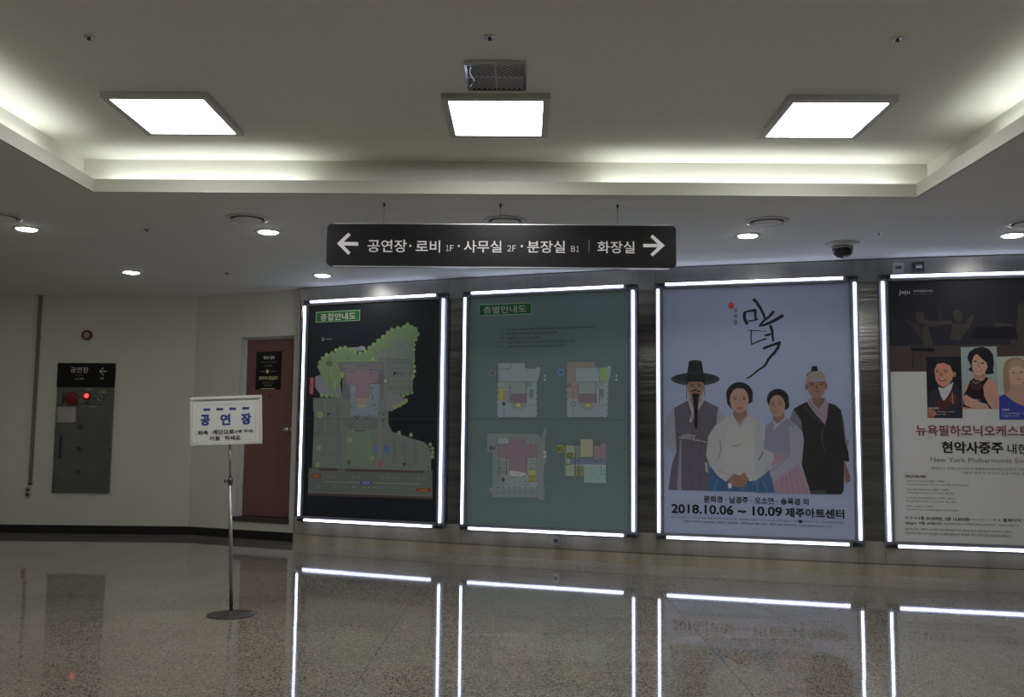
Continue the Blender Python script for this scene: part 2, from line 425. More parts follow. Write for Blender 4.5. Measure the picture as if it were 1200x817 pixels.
for k in range(len(cuts)-1):
    x0, x1 = cuts[k]+G, cuts[k+1]-G
    up = [(x0, x1)] if x1-x0 < 1.2 else [(x0, (x0+x1)/2-G), ((x0+x1)/2+G, x1)]
    for u in up: sheet('steel_panel', u[0], u[1], zt0, zt1, -.03, 0.0, M['steel_top'])
    sheet('steel_panel', x0, x1, zb0, zb1, -.03, 0.0, M['steel'])
    if k % 2 == 0 and k < 9 or k >= 9: sheet('steel_panel', x0, x1, zb1+.001, zt0-.001, -.03, -.012, M['steel_gap'])
    else: sheet('steel_panel', x0, x1, zb1+.001, zt0-.001, -.03, -.01, M['steel_gap'])
kc = [XS, -1.35, .315, 1.9, 3.45, 5.0, 6.6, XE]
for x0, x1 in zip(kc, kc[1:]): sheet('kick_panel', x0+G/2, x1-G/2, 0.0, .114, -.03, .004, M['kick'])
# return end of the steel wall beside the white wall
bm = bmesh.new(); box(bm, XS-.012, XS-.0005, Yw(XS)-.004, Yw(XS)+.25, 0, ZL-.0005)
link('end_strip', bm, M['alu'], wall_curved)

# ================================================================== LIGHT BOXES
ZB, ZT = .36, 3.048
def light_box(i, xa, xb, label):
    off = .08
    def pt(x):
        s = Sw(x); return Vector((x, Yw(x)-off, 0))
    PA, PB = pt(xa), pt(xb); u = (PB-PA).normalized(); n = Vector((u.y, -u.x, 0)); W = (PB-PA).length
    rz = math.atan2(u.y, u.x)
    root = empty('light_box', PA+Vector((0, 0, ZB)), rz); tag(root, label, 'light box', 'light boxes along the curved steel wall')
    H = ZT-ZB
    # local frame: x along, z up, -y towards the room. tubes at x=0,W ; z=-.05,H+.05
    fr = .030; g0 = .022
    dep0, dep1 = .085, -.004
    for r in ((g0, g0+fr, -.03, H+.03), (W-g0-fr, W-g0, -.03, H+.03)):
        link('frame_bar', bbox(r[0], r[1], dep1, dep0, r[2], r[3], .003, seg=1), M['caseframe'], root)
    for r in ((-.03, 0.0), (H, H+.03)):
        link('frame_bar', bbox(g0+fr+.0005, W-g0-fr-.0005, dep1, dep0, r[0], r[1], .003, seg=1), M['caseframe'], root)
    link('back_panel', bbox(g0+fr+.0005, W-g0-fr-.0005, .03, .05, .0005, H-.0005), M['darkmetal'], root)
    R = .014
    for q in (((0, 0, .0), (0, 0, H-.0)), ((W, 0, 0), (W, 0, H)), ((.085, 0, -.049), (W-.115, 0, -.049)), ((.085, 0, H+.052), (W-.115, 0, H+.052))):
        bm = bmesh.new(); tube(bm, q[0], q[1], R, 12)
        t = link('light_tube', bm, M['tube'], root, True)
    for x0, z0, sx, sz in ((0, -.049, 1, 1), (W, -.049, -1, 1), (0, H+.052, 1, -1), (W, H+.052, -1, -1)):
        bm = bmesh.new(); xa_, xb_ = sorted((x0-sx*.016, x0+sx*.078)); za, zb = sorted((z0-sz*.016, z0+sz*.017))
        box(bm, xa_, xb_, -.018, .03, za, zb)
        bmesh.ops.bevel(bm, geom=bm.edges[:], offset=.005, segments=2, affect='EDGES')
        link('corner_bracket', bm, M['darkmetal'], root)
    for r in ((-.036, g0-.0005, -.072, H+.075), (W-g0+.0005, W+.036, -.072, H+.075), (g0, W-g0, -.072, -.0305), (g0, W-g0, H+.0305, H+.075)):
        link('housing_rail', bbox(r[0], r[1], .030, dep0, r[2], r[3], .003, seg=1), M['caserail'], root)
    for a_ in (.3, W-.3):
        for z in (-.049, H+.052): link('tube_clip', bbox(a_-.02, a_+.02, .017, .0295, z-.015, z+.015), M['alu'], root)
    bpy.context.view_layer.update()
    yp = .022  # sheet surface sits a little behind the frame front
    O = root.matrix_world @ Vector((g0+fr, yp, 0))
    return root, O, u, n, W-2*(g0+fr), H, g0+fr, yp
def poster_sheet(info, rgb, k, rough=.4):
    root, O, u, n, W, H, x0, yp = info
    m = mat('poster_stock', tuple(min(.9, lin(c)/k) for c in rgb), rough, noise=.015, spec=.4)
    return link('poster', bbox(x0+.0005, x0+W-.0005, yp, yp+.007, .0005, H-.0005), m, root)

# ---------------------------------------------------- box 1: site map
K1 = .22
L1 = light_box(1, -2.848, -.983, 'lit display case with the dark site map of green park and purple building')
p1 = poster_sheet(L1, (15, 19, 24), K1)
a = Art(L1[1], L1[2], L1[3], K1)
FA = (355, 350, 6.282); FB = (350, 470, 6.282)
GREEN, GREY, PURP = (76, 97, 66), (74, 82, 78), (92, 78, 88)
a.frame(*FA)
a.rect(97, 99, 419, 176, (95, 125, 90)); a.rect(101, 104, 415, 172, (20, 62, 26))
a.text('종합안내도', 130, 112, 388, 164, (165, 178, 160), .01)
a.text('2', 137, 289, 158, 311, (120, 125, 125)); a.stroke([(165, 299), (210, 298)], 4, (120, 125, 125))
a.lines([((150, 300), (235, 296)), ((193, 265), (193, 335))], 1.5, (40, 45, 50))
a.poly([(90, 575), (130, 560), (215, 650), (275, 620), (290, 735), (130, 712), (88, 650)], (84, 88, 94))
a.ell(435, 366, 26, 17, (98, 100, 108)); a.poly([(330, 362), (420, 356), (430, 380), (370, 392)], (92, 95, 100))
a.poly([(120, 470), (150, 430), (195, 405), (240, 400), (250, 372), (320, 358), (380, 378), (402, 412), (470, 385), (500, 350), (540, 320), (600, 270), (650, 225), (750, 205), (770, 180), (790, 200), (835, 210), (855, 260), (820, 330), (825, 450), (790, 600), (600, 560), (560, 470), (250, 470), (290, 560), (265, 660), (215, 685), (150, 600), (115, 520)], GREEN)
random.seed(2)
edge = [(120, 500), (125, 470), (145, 440), (175, 415), (215, 402), (245, 380), (275, 366), (310, 362), (350, 372), (385, 392), (420, 400), (460, 388), (490, 362), (520, 338), (555, 308), (590, 280), (625, 250), (655, 228), (700, 215), (745, 208), (770, 190), (800, 210), (830, 225), (845, 262), (830, 300), (818, 340), (815, 375), (812, 460), (818, 500), (800, 690), (770, 700), (740, 712), (140, 712), (175, 716), (215, 714), (250, 712)]
for x, y in edge: a.ell(x, y, 15, 15, (random.randint(74, 88), random.randint(100, 112), 60), n=10); a.z -= a.step
for x, y in ((820, 535), (812, 570), (800, 590), (760, 750), (712, 785), (740, 765), (676, 800), (690, 792)): a.ell(x, y, 14, 16, (104, 112, 70), n=10); a.z -= a.step
a.poly([(700, 300), (812, 322), (808, 690), (720, 712), (610, 720), (590, 560), (555, 466), (540, 410), (620, 372)], (74, 84, 80))
a.poly([(560, 392), (620, 372), (700, 300), (812, 322), (806, 410), (600, 430), (540, 440)], (80, 90, 84))
a.stroke([(530, 405), (600, 372), (640, 335), (670, 316)], 3, (60, 78, 50))
a.poly([(250, 468), (590, 464), (600, 560), (612, 740), (700, 735), (740, 740), (660, 830), (75, 830), (75, 730), (290, 730), (290, 560)], (70, 75, 73))
a.poly([(610, 690), (700, 705), (755, 740), (655, 830), (600, 830)], (84, 88, 90))
a.stroke([(600, 430), (612, 560), (606, 830)], 26, (82, 85, 82), cap=False)
a.rect(295, 482, 582, 560, (80, 79, 84))
a.rect(345, 632, 565, 830, (86, 98, 106))
a.poly([(320, 535), (480, 530), (562, 530), (562, 622), (490, 630), (492, 740), (465, 768), (430, 778), (400, 766), (383, 735), (385, 640), (318, 626)], PURP)
a.ell(437, 776, 44, 22, (112, 112, 84), a0=0, a1=180)
for q in ((385, 492, 485, 492), (485, 527, 560, 526), (556, 526, 556, 620), (490, 626, 556, 624), (340, 655, 375, 640), (340, 655, 350, 780), (560, 650, 556, 790), (320, 540, 385, 540), (505, 655, 560, 650), (350, 700, 378, 700), (575, 530, 570, 640), (495, 640, 520, 760)): a.lines([((q[0], q[1]), (q[2], q[3]))], 2.6, (38, 36, 44))
for x, y in ((310, 518), (500, 548), (315, 640), (350, 720), (350, 775), (510, 665), (540, 700), (515, 725), (550, 760)): a.ell(x, y, 5, 5, (40, 38, 46), n=8); a.z -= a.step
a.ell(195, 478, 25, 22, (66, 72, 40)); a.ell(290, 562, 14, 20, (104, 108, 62)); a.ell(330, 440, 12, 12, (66, 92, 50)); a.ell(515, 445, 12, 14, (92, 112, 66))
a.stroke([(235, 600), (233, 665)], 4, (118, 124, 108)); a.stroke([(215, 510), (205, 560), (228, 610)], 4, (98, 112, 84))
a.lines([((640+k*9.5, y0), (640+k*9.5, y1)) for k in range(15) for y0, y1 in ((418, 450), (478, 505), (515, 545), (580, 604), (612, 640), (665, 690))], 1.8, (98, 104, 100))
a.lines([((632, y), (785, y-2)) for y in (450, 478, 515, 605, 665)], 2, (58, 64, 62))
a.text('P', 668, 540, 690, 566, (20, 20, 24), .03); a.text('주차장', 692, 546, 742, 560, (34, 34, 38)); a.text('동산', 712, 342, 738, 352, (34, 34, 38))
a.ell(608, 606, 9, 9, (165, 168, 165))
a.poly([(50, 578), (82, 580), (78, 708), (48, 704)], (112, 30, 42))
for k, t in enumerate('제주시방면'): a.text(t, 56, 588+k*22, 74, 606+k*22, (150, 110, 112))
a.frame(*FB)
a.poly([(118, -12), (735, -12), (790, -8), (720, 40), (662, 78), (662, 170), (690, 225), (830, 275), (930, 305), (968, 350), (978, 400), (975, 515), (100, 492), (112, 200)], (76, 84, 80))
a.poly([(735, -12), (800, -10), (705, 45), (664, 70), (640, 60), (640, -12)], (84, 88, 90))
a.rect(378, -8, 590, 118, (84, 96, 104))
a.rect(330, 130, 640, 205, (72, 77, 74)); a.stroke([(600, 100), (595, 490)], 34, (84, 86, 84), cap=False); a.rect(318, 180, 352, 490, (80, 84, 84))
a.poly([(413, -20), (528, -20), (520, 10), (470, 38), (425, 10)], (104, 96, 86)); a.ell(468, 30, 38, 18, (112, 112, 84), a0=0, a1=180)
a.poly([(362, 212), (530, 212), (548, 478), (345, 470)], (76, 92, 76))
a.stroke([(415, 215), (450, 222), (488, 215)], 8, (50, 54, 54)); a.text('광장', 418, 348, 440, 358, (30, 32, 32))
a.lines([((x, y), (x+w_, y)) for y in range(0, 260, 11) for x, w_ in ((150, 35), (208, 60), (275, 26)) if not (88 < y < 112)], 1.6, (54, 60, 58))
a.lines([((160+8*k, y), (160+8*k, y+12)) for k in range(17) for y in (378, 400)], 1.6, (54, 60, 58))
a.lines([((x, y), (x+w_, y+3)) for y in range(300, 460, 12) for x, w_ in ((695, 26), (765, 30), (850, 28)) if y > 300 or x < 800], 1.6, (52, 58, 56))
a.lines([((865, 320), (858, 455)), ((700, 290), (698, 455)), ((150, 20), (148, 260)), ((300, 20), (300, 440)), ((650, 180), (646, 300)), ((935, 350), (935, 440))], 1.6, (56, 60, 58))
a.lines([((380, 118), (590, 112)), ((380, 0), (380, 118)), ((560, 60), (590, 60))], 2.2, (38, 42, 46))
for x, y in ((388, 40), (418, 112), (450, 110), (517, 112), (560, 30), (590, 88), (622, 145), (430, 128), (502, 128), (628, 100)): a.ell(x, y, 5, 5, (26, 30, 32), n=8); a.z -= a.step
for x, y, r in ((160, 102, 24), (376, 288, 19), (150, 346, 18), (143, 470, 18), (545, 420, 14), (740, 235, 14), (828, 250, 14), (970, 320, 13), (985, 350, 13), (988, 380, 13), (985, 410, 14), (706, 44, 15), (742, 32, 13), (765, 18, 13), (788, 5, 13)): a.ell(x, y, r, r*1.1, (96, 104, 66), n=12); a.z -= a.step
a.ell(370, 452, 17, 17, (56, 70, 56), n=9)
a.rect(555, 332, 583, 385, (56, 78, 116)); a.rect(628, 330, 670, 384, (52, 74, 114))
a.text('P', 213, 88, 232, 112, (20, 20, 24), .03); a.text('주차장', 238, 92, 288, 108, (34, 34, 38))
a.text('P', 772, 458, 794, 482, (20, 20, 24), .03); a.text('주차장', 800, 464, 852, 478, (34, 34, 38))
a.text('자전거', 105, 225, 150, 262, (34, 34, 40))
a.poly([(75, 494), (988, 512), (985, 708), (70, 676)], (66, 74, 70))
a.poly([(145, 496), (290, 499), (288, 516), (160, 513)], (60, 44, 44)); a.poly([(338, 500), (930, 513), (920, 530), (350, 518)], (60, 44, 44))
a.poly([(70, 676), (986, 706), (986, 724), (70, 694)], (58, 42, 44)); a.stroke([(70, 672), (986, 698)], 4, (84, 80, 72), cap=False)
a.stroke([(180, 594), (455, 600)], 3, (112, 108, 62), cap=False); a.stroke([(545, 602), (900, 613)], 3, (112, 108, 62), cap=False)
a.lines([((x, 552+x*.02), (x+20, 552.4+x*.02)) for x in (215, 250, 390, 432, 610, 650, 692, 735, 875, 915)]+[((x, 628+x*.02), (x+20, 628.4+x*.02)) for x in (140, 265, 345, 400, 470, 510, 550, 610, 650, 692, 735, 835)], 2.4, (110, 114, 108))
a.poly([(82, 549), (100, 536), (165, 539), (165, 564), (100, 562)], (96, 34, 16)); a.text('제주시', 106, 541, 152, 560, (150, 88, 40), .02)
a.poly([(868, 642), (960, 644), (975, 657), (960, 669), (868, 667)], (96, 34, 16)); a.text('서귀포', 884, 646, 952, 665, (150, 88, 40), .02)
a.rect(455, 590, 542, 611, (34, 48, 112)); a.text('정문로', 470, 593, 528, 608, (130, 140, 170), .02)
a.poly([(600, 447), (616, 466), (608, 466), (608, 490), (592, 490), (592, 466), (586, 466)], (172, 22, 26))
a.lines([((38, 130), (1028, 136))], 2.2, (44, 48, 52))
for x, y, t in ((108, 475, '1'), (312, 475, '2'), (952, 490, '3')): a.text(t, x, y-9, x+8, y+7, (30, 30, 34), .04)
a.build('printed_map', p1)

# ---------------------------------------------------- box 2: floor plans
K2 = .2
L2 = light_box(2, -.716, 1.224, 'lit display case with grey-green board of four small floor plans')
p2 = poster_sheet(L2, (61, 73, 74), K2)
a = Art(L2[1], L2[2], L2[3], K2)
a.frame(560, 350, 6.282)
a.rect(8, 44, 395, 128, (84, 112, 84)); a.rect(12, 49, 391, 123, (18, 60, 30)); a.text('층별안내도', 42, 60, 356, 112, (150, 165, 152), 0)
ink = (26, 30, 34)
for y, x1, h, t in ((222, 862, '4F', '로비, 객석 3,4층출입구, 휴게 공연연습실 음향실 조명실 영상실, 분장대기실, 관리사무실'), (252, 585, '3F', '객석, 공연사무실, 의무실 기획전시실, 소극장 대기실'), (286, 455, '2F', '객석출입구, 사무실 로비실, 휴게실'), (316, 712, '지하1층', '연습실 대강 분장실, 악기실, 운영실분장 휴게실, 대기실보관실 기계실'), (348, 650, '지하2층', '기계전기실 무대장치실, 창고실, 중기실, 공조기실 오케스트라')):
    a.text(h, 170 if len(h) < 3 else 136, y, 193, y+13, (36, 42, 46)); a.text(t, 208, y, x1, y+15, ink, .012)
LT, LT2 = (91, 103, 107), (84, 96, 100)
a.frame(560, 415, 7.059)
a.ell(120, 157, 30, 30, (80, 80, 86)); a.text('2f', 103, 143, 137, 173, (24, 26, 36), .01)
a.ell(686, 151, 30, 30, (62, 90, 116)); a.text('3f', 668, 138, 704, 168, (20, 30, 60), .01)
a.poly([(170, 76), (388, 76), (388, 116), (490, 118), (488, 106), (516, 112), (512, 160), (500, 200), (488, 232), (490, 525), (160, 525), (162, 232), (170, 228)], LT)
a.poly([(272, 232), (398, 232), (398, 326), (272, 326)], (86, 98, 100)); a.rect(272, 326, 400, 405, (80, 72, 82))
a.ell(335, 410, 72, 56, LT2, 0, 180); a.rect(300, 402, 372, 425, (104, 86, 54)); a.rect(318, 410, 354, 438, (128, 118, 66)); 
a.rect(170, 282, 212, 376, (106, 108, 48)); a.rect(222, 236, 252, 268, (98, 100, 52)); a.rect(222, 300, 258, 400, (96, 90, 88)); a.rect(425, 290, 460, 360, (72, 82, 84)); a.rect(405, 235, 450, 275, (78, 92, 90))
a.poly([(738, 66), (968, 66), (968, 108), (806, 112), (806, 232), (738, 232)], (88, 86, 80))
a.poly([(806, 112), (1072, 108), (1072, 98), (1102, 100), (1098, 160), (1078, 228), (1075, 525), (735, 525), (735, 232), (806, 232)], LT)
a.rect(1008, 116, 1072, 225, (84, 108, 60)); a.rect(785, 230, 830, 268, (106, 78, 80)); a.rect(740, 276, 828, 370, (94, 88, 84)); a.rect(738, 236, 780, 272, (84, 72, 74)); a.rect(838, 326, 980, 405, (80, 72, 82)); a.rect(840, 232, 968, 326, (86, 98, 100))
a.ell(910, 410, 72, 56, LT2, 0, 180); a.rect(872, 402, 946, 425, (104, 86, 54)); a.rect(892, 410, 928, 438, (128, 118, 66)); a.rect(985, 235, 1040, 275, (80, 98, 94)); a.rect(1005, 290, 1042, 355, (72, 82, 84))
dk = (34, 40, 44)
a.lines([((170, 122), (262, 122)), ((388, 118), (490, 118)), ((160, 230), (490, 230)), ((170, 282), (170, 372)), ((160, 278), (270, 278)), ((215, 300), (215, 520)), ((266, 232), (266, 400)), ((402, 232), (402, 400)), ((275, 76), (275, 120)),
         ((806, 112), (1072, 110)), ((808, 112), (808, 228)), ((735, 272), (830, 272)), ((788, 276), (788, 520)), ((832, 232), (832, 400)), ((976, 232), (976, 400)), ((1005, 112), (1005, 228)), ((840, 230), (1072, 230)), ((1005, 280), (1005, 420)), ((160, 524), (490, 524)), ((735, 524), (1075, 524))], 2.2, dk)
for x, y in [(x, y) for x in (163, 487, 737, 1068) for y in (272, 322, 372, 420, 475, 515)]+[(265, y) for y in range(270, 400, 22)]+[(402, y) for y in range(240, 400, 22)]+[(832, y) for y in range(270, 400, 22)]+[(978, y) for y in range(240, 400, 22)]+[(x, 524) for x in (215, 262, 308, 350, 440, 790, 880, 928, 1030)]+[(412, 137), (252, 126), (992, 130), (440, 372), (465, 372), (440, 420), (470, 425), (1040, 425), (1010, 370), (1030, 370)]:
    a.rect(x-3.5, y-4, x+3.5, y+4, (22, 26, 30)); a.z -= a.step
a.ell(215, 412, 15, 15, (44, 50, 70)); a.ell(793, 412, 20, 20, (58, 66, 72)); a.ell(793, 412, 14, 14, LT)
for x in (548, 1137): a.poly([(x, 180), (x+16, 168), (x+16, 196)], (120, 128, 126)); a.rect(x, 205, x+16, 222, (112, 120, 118))
a.lines([((-95, 538), (1230, 545))], 3, (38, 46, 48))
a.frame(560, 495, 7.059)
a.poly([(78, 100), (90, 92), (480, 96), (515, 115), (535, 150), (528, 90), (545, 85), (545, 52), (566, 52), (566, 95), (556, 100), (556, 230), (568, 240), (568, 340), (548, 345), (552, 640), (502, 640), (502, 620), (122, 620), (122, 582), (95, 580), (95, 542), (122, 535), (122, 250), (80, 246)], (80, 89, 89))
a.poly([(166, 130), (385, 130), (385, 180), (490, 180), (492, 545), (222, 545), (215, 450), (166, 450)], (88, 98, 99)); a.rect(170, 132, 252, 176, LT)
a.poly([(166, 182), (262, 178), (262, 130), (384, 130), (386, 182), (486, 182), (486, 292), (408, 298), (402, 418), (330, 405), (262, 400), (262, 296), (166, 290)], (88, 76, 84))
a.poly([(262, 400), (330, 405), (402, 424), (360, 452), (262, 440)], (112, 118, 122))
a.rect(420, 395, 483, 438, (108, 106, 70)); a.rect(418, 442, 484, 490, (98, 92, 48)); a.rect(168, 305, 200, 440, (76, 86, 84)); a.rect(205, 310, 238, 435, (84, 88, 80))
a.rect(540, 238, 566, 262, (110, 118, 118)); a.rect(540, 272, 566, 296, (110, 118, 118))
a.text('B1', 98, 200, 140, 230, (24, 28, 30), .02); a.ell(682, 218, 33, 33, (98, 96, 44)); a.text('B2', 656, 205, 704, 236, (34, 36, 24), .02)
a.lines([((166, 182), (275, 180)), ((166, 182), (166, 290)), ((166, 292), (245, 292)), ((384, 140), (386, 180)), ((166, 300), (166, 450)), ((238, 310), (238, 436)), ((486, 182), (486, 490)), ((420, 342), (486, 342)), ((420, 392), (486, 392)), ((420, 440), (486, 440)), ((420, 490), (486, 490)), ((166, 450), (215, 450)), ((215, 450), (215, 490)), ((215, 490), (240, 512)), ((240, 512), (275, 512)), ((418, 492), (418, 518)), ((418, 518), (370, 518)), ((285, 458), (395, 448)), ((258, 132), (258, 178)), ((166, 380), (200, 380)), ((166, 410), (238, 410)), ((404, 300), (404, 440)), ((545, 240), (545, 300)), ((545, 400), (548, 490))], 2.2, dk)
for x, y in [(k, 538) for k in range(165, 490, 46)]+[(k, 582) for k in range(165, 490, 46)]+[(258, y) for y in range(300, 440, 18)]+[(405, y) for y in range(300, 440, 20)]+[(238, y) for y in range(300, 440, 18)]+[(185, 385), (280, 458), (350, 490), (392, 490), (330, 130), (440, 188), (455, 320), (440, 380), (448, 460)]:
    a.rect(x-3.5, y-4, x+3.5, y+4, (24, 28, 32)); a.z -= a.step
a.ell(212, 476, 13, 13, (40, 46, 50))
a.rect(724, 190, 800, 446, (96, 106, 94)); a.rect(800, 192, 850, 446, (80, 90, 82)); a.rect(848, 140, 955, 290, (104, 106, 86)); a.rect(960, 190, 1070, 330, (92, 80, 86)); a.rect(1018, 176, 1062, 192, (92, 80, 86))
a.rect(735, 250, 790, 300, (80, 82, 44)); a.rect(830, 360, 880, 446, (82, 86, 56)); a.rect(765, 296, 1060, 346, (70, 80, 98)); a.rect(765, 346, 1060, 356, (104, 112, 112)); a.rect(880, 356, 1062, 502, (86, 108, 105))
a.lines([((730, 188), (848, 188)), ((730, 188), (730, 446)), ((730, 446), (800, 446)), ((848, 142), (848, 290)), ((955, 142), (955, 290)), ((955, 290), (848, 290)), ((1062, 176), (1062, 330)), ((730, 300), (800, 300)), ((730, 350), (880, 350)), ((1062, 356), (1062, 502)), ((884, 502), (1062, 502)), ((1020, 356), (1020, 430)), ((1020, 430), (1062, 430)), ((800, 190), (800, 446)), ((830, 356), (830, 446)), ((960, 192), (1016, 192)), ((735, 262), (790, 262)), ((830, 400), (880, 400))], 2.2, dk)
for x, y in [(808, y) for y in range(255, 446, 18)]+[(836, y) for y in range(300, 446, 20)]+[(757, 256), (775, 256), (1020, 308), (980, 322), (965, 322), (742, 345), (760, 345), (830, 322)]:
    a.rect(x-4, y-4, x+4, y+4, (26, 30, 34)); a.z -= a.step
for x, y in ((765, 215), (765, 398), (948, 426), (1040, 395), (900, 312), (325, 305), (325, 432)): a.text('실명', x-11, y-4, x+11, y+4, (40, 44, 48))
a.build('printed_plans', p2)

# ---------------------------------------------------- box 3: musical poster
K3 = .225
L3 = light_box(3, 1.493, 3.488, 'lit display case with pale poster of four people in traditional hanbok')
p3 = poster_sheet(L3, (97, 104, 122), K3, .35)
a = Art(L3[1], L3[2], L3[3], K3)
BL = (16, 18, 24)
a.frame(840, 345, 7.78)
for pts, w0, w1 in (([(340, 50), (362, 72), (400, 130), (424, 180), (440, 222)], 30, 22), ([(256, 168), (250, 195), (254, 225), (274, 264)], 30, 30), ([(276, 156), (310, 150), (345, 146)], 20, 28),
        ([(352, 146), (350, 185), (354, 225)], 26, 22), ([(290, 243), (330, 240), (370, 228)], 12, 16), ([(515, 162), (475, 205), (430, 240), (392, 282)], 26, 18), ([(392, 284), (430, 280), (480, 262), (540, 230), (595, 198)], 22, 32),
        ([(292, 328), (360, 331), (450, 337)], 10, 6), ([(314, 332), (312, 400), (318, 456)], 12, 12), ([(318, 457), (380, 428), (450, 405)], 12, 14), ([(436, 374), (458, 372), (482, 366)], 14, 26),
        ([(490, 292), (505, 335), (508, 380), (514, 424)], 28, 20), ([(430, 492), (480, 472), (530, 455), (572, 440)], 24, 26), ([(570, 446), (556, 488), (528, 530), (490, 568), (466, 600), (450, 635), (425, 662), (385, 686), (350, 715), (315, 745), (275, 766)], 30, 14)):
    a.stroke(pts, w0, BL, w1); a.z -= a.step*.7
for k in range(5):
    t = math.radians(72*k-90); a.ell(130+17*math.cos(t), 104+17*math.sin(t), 15, 15, (142, 38, 36), n=10); a.z -= a.step*.5
a.ell(130, 104, 12, 12, (120, 32, 32), n=10)
for k, t in enumerate('뮤지컬'): a.text(t, 152, 128+k*54, 186, 168+k*54, (20, 22, 26), .012)
# first man in a wide hat
a.frame(775, 410, 4.54)
def shape(pts, c): a.poly(pts, c)
shape([(66, 308), (30, 360), (14, 430), (26, 505), (60, 548), (84, 530), (76, 420)], (92, 97, 106))
shape([(298, 305), (328, 335), (345, 382), (290, 430), (280, 380)], (92, 97, 106))
shape([(68, 310), (100, 292), (130, 275), (158, 262), (210, 262), (235, 272), (270, 290), (302, 306), (292, 400), (255, 470), (240, 560), (262, 640), (248, 751), (37, 746), (54, 620), (80, 540), (74, 420)], (58, 56, 65))
shape([(100, 480), (108, 480), (106, 746), (84, 746), (92, 600)], (84, 84, 92)); shape([(232, 600), (244, 598), (250, 655), (236, 650)], (98, 100, 108))
shape([(134, 246), (150, 240), (215, 240), (228, 246), (226, 275), (180, 345), (160, 388), (148, 384), (160, 335)], (104, 98, 104))
shape([(150, 262), (180, 330), (212, 262), (200, 250), (160, 250)], (78, 66, 66))
a.stroke([(128, 278), (158, 340), (178, 395)], 3, (42, 42, 50)); a.stroke([(238, 275), (212, 340), (186, 400)], 3, (42, 42, 50))
a.ell(181, 156, 130, 35, (36, 42, 46)); a.ell(181, 150, 108, 24, (26, 31, 35))
shape([(137, 170), (228, 170), (228, 205), (222, 232), (205, 252), (182, 260), (160, 250), (145, 232), (138, 205)], (92, 70, 58))
shape([(134, 150), (232, 150), (233, 182), (215, 170), (182, 166), (150, 170), (133, 184)], (20, 20, 24))
a.stroke([(152, 186), (175, 185)], 4, (36, 26, 22)); a.stroke([(190, 185), (212, 186)], 4, (36, 26, 22))
a.ell(164, 194, 7, 3, (24, 18, 16)); a.ell(201, 194, 7, 3, (24, 18, 16)); shape([(178, 195), (187, 195), (191, 212), (174, 212)], (80, 58, 48))
a.stroke([(158, 222), (182, 215), (206, 222)], 7, (30, 22, 20)); a.stroke([(172, 228), (192, 228)], 4, (92, 44, 40))
shape([(162, 236), (182, 232), (204, 236), (196, 262), (192, 420), (178, 420), (170, 262)], (18, 16, 18))
a.stroke([(133, 190), (136, 225), (134, 260)], 3, (24, 20, 22)); a.stroke([(232, 188), (230, 225), (232, 258)], 3, (70, 40, 36))
shape([(146, 64), (180, 55), (215, 64), (222, 110), (230, 156), (132, 156), (140, 110)], (20, 23, 27)); a.ell(181, 62, 34, 7, (28, 32, 36)); a.stroke([(138, 118), (182, 124), (224, 118)], 3, (34, 40, 44))
a.stroke([(95, 466), (140, 472), (240, 491)], 7, (92, 92, 98)); shape([(104, 455), (140, 448), (182, 454), (176, 478), (140, 474), (108, 476)], (88, 88, 95)); a.stroke([(118, 462), (170, 466)], 2, (60, 60, 68))
a.stroke([(172, 420), (150, 560), (160, 740)], 2.5, (48, 46, 54)); a.stroke([(222, 430), (200, 600), (212, 745)], 2.5, (48, 46, 54))
# first woman, white jacket and blue skirt
shape([(262, 620), (300, 660), (420, 690), (551, 660), (575, 640), (606, 760), (244, 751)], (34, 60, 88))
for k in range(9): a.stroke([(300+k*32, 690), (282+k*38, 752)], 5, (26, 46, 72) if k % 2 else (46, 78, 110), cap=False)
shape([(372, 343), (330, 372), (285, 405), (250, 460), (238, 560), (256, 610), (300, 672), (345, 702), (372, 672), (415, 668), (440, 655), (470, 700), (515, 690), (551, 662), (600, 582), (588, 470), (548, 398), (470, 345)], (108, 110, 113))
shape([(352, 404), (380, 390), (415, 412), (452, 392), (480, 404), (500, 560), (480, 600), (350, 600), (330, 560)], (112, 113, 115))
shape([(378, 340), (415, 408), (458, 338), (446, 330), (386, 330)], (98, 78, 68)); a.stroke([(374, 345), (396, 385), (416, 412)], 11, (104, 110, 118)); a.stroke([(462, 342), (440, 382), (418, 410)], 11, (96, 104, 114))
a.stroke([(312, 480), (316, 540), (300, 585)], 4, (70, 70, 74)); a.stroke([(544, 490), (536, 560), (522, 590)], 4, (70, 70, 74)); a.stroke([(372, 510), (400, 512), (428, 498)], 3, (60, 62, 66)); a.stroke([(300, 640), (345, 660), (372, 664)], 3, (86, 86, 90)); a.stroke([(440, 655), (480, 660), (530, 640)], 3, (86, 86, 90))
shape([(356, 708), (378, 712), (372, 738), (354, 732)], (122, 124, 126))
shape([(362, 684), (386, 660), (420, 668), (440, 652), (466, 686), (452, 708), (440, 726), (410, 733), (380, 722), (362, 706)], (92, 68, 56))
for q in (((380, 690), (420, 722)), ((392, 682), (434, 712)), ((404, 676), (448, 704))): a.stroke(q, 2.5, (62, 42, 36))
a.ell(416, 238, 71, 66, (22, 20, 24)); shape([(346, 235), (350, 285), (376, 318), (380, 250)], (22, 20, 24)); shape([(486, 232), (485, 276), (462, 290), (458, 240)], (22, 20, 24)); shape([(386, 300), (450, 300), (456, 350), (415, 380), (382, 346)], (88, 68, 58))
a.ell(415, 268, 50, 68, (108, 86, 76)); shape([(362, 262), (372, 222), (400, 205), (440, 206), (462, 228), (470, 262), (474, 220), (440, 190), (390, 190), (358, 222)], (22, 20, 24))
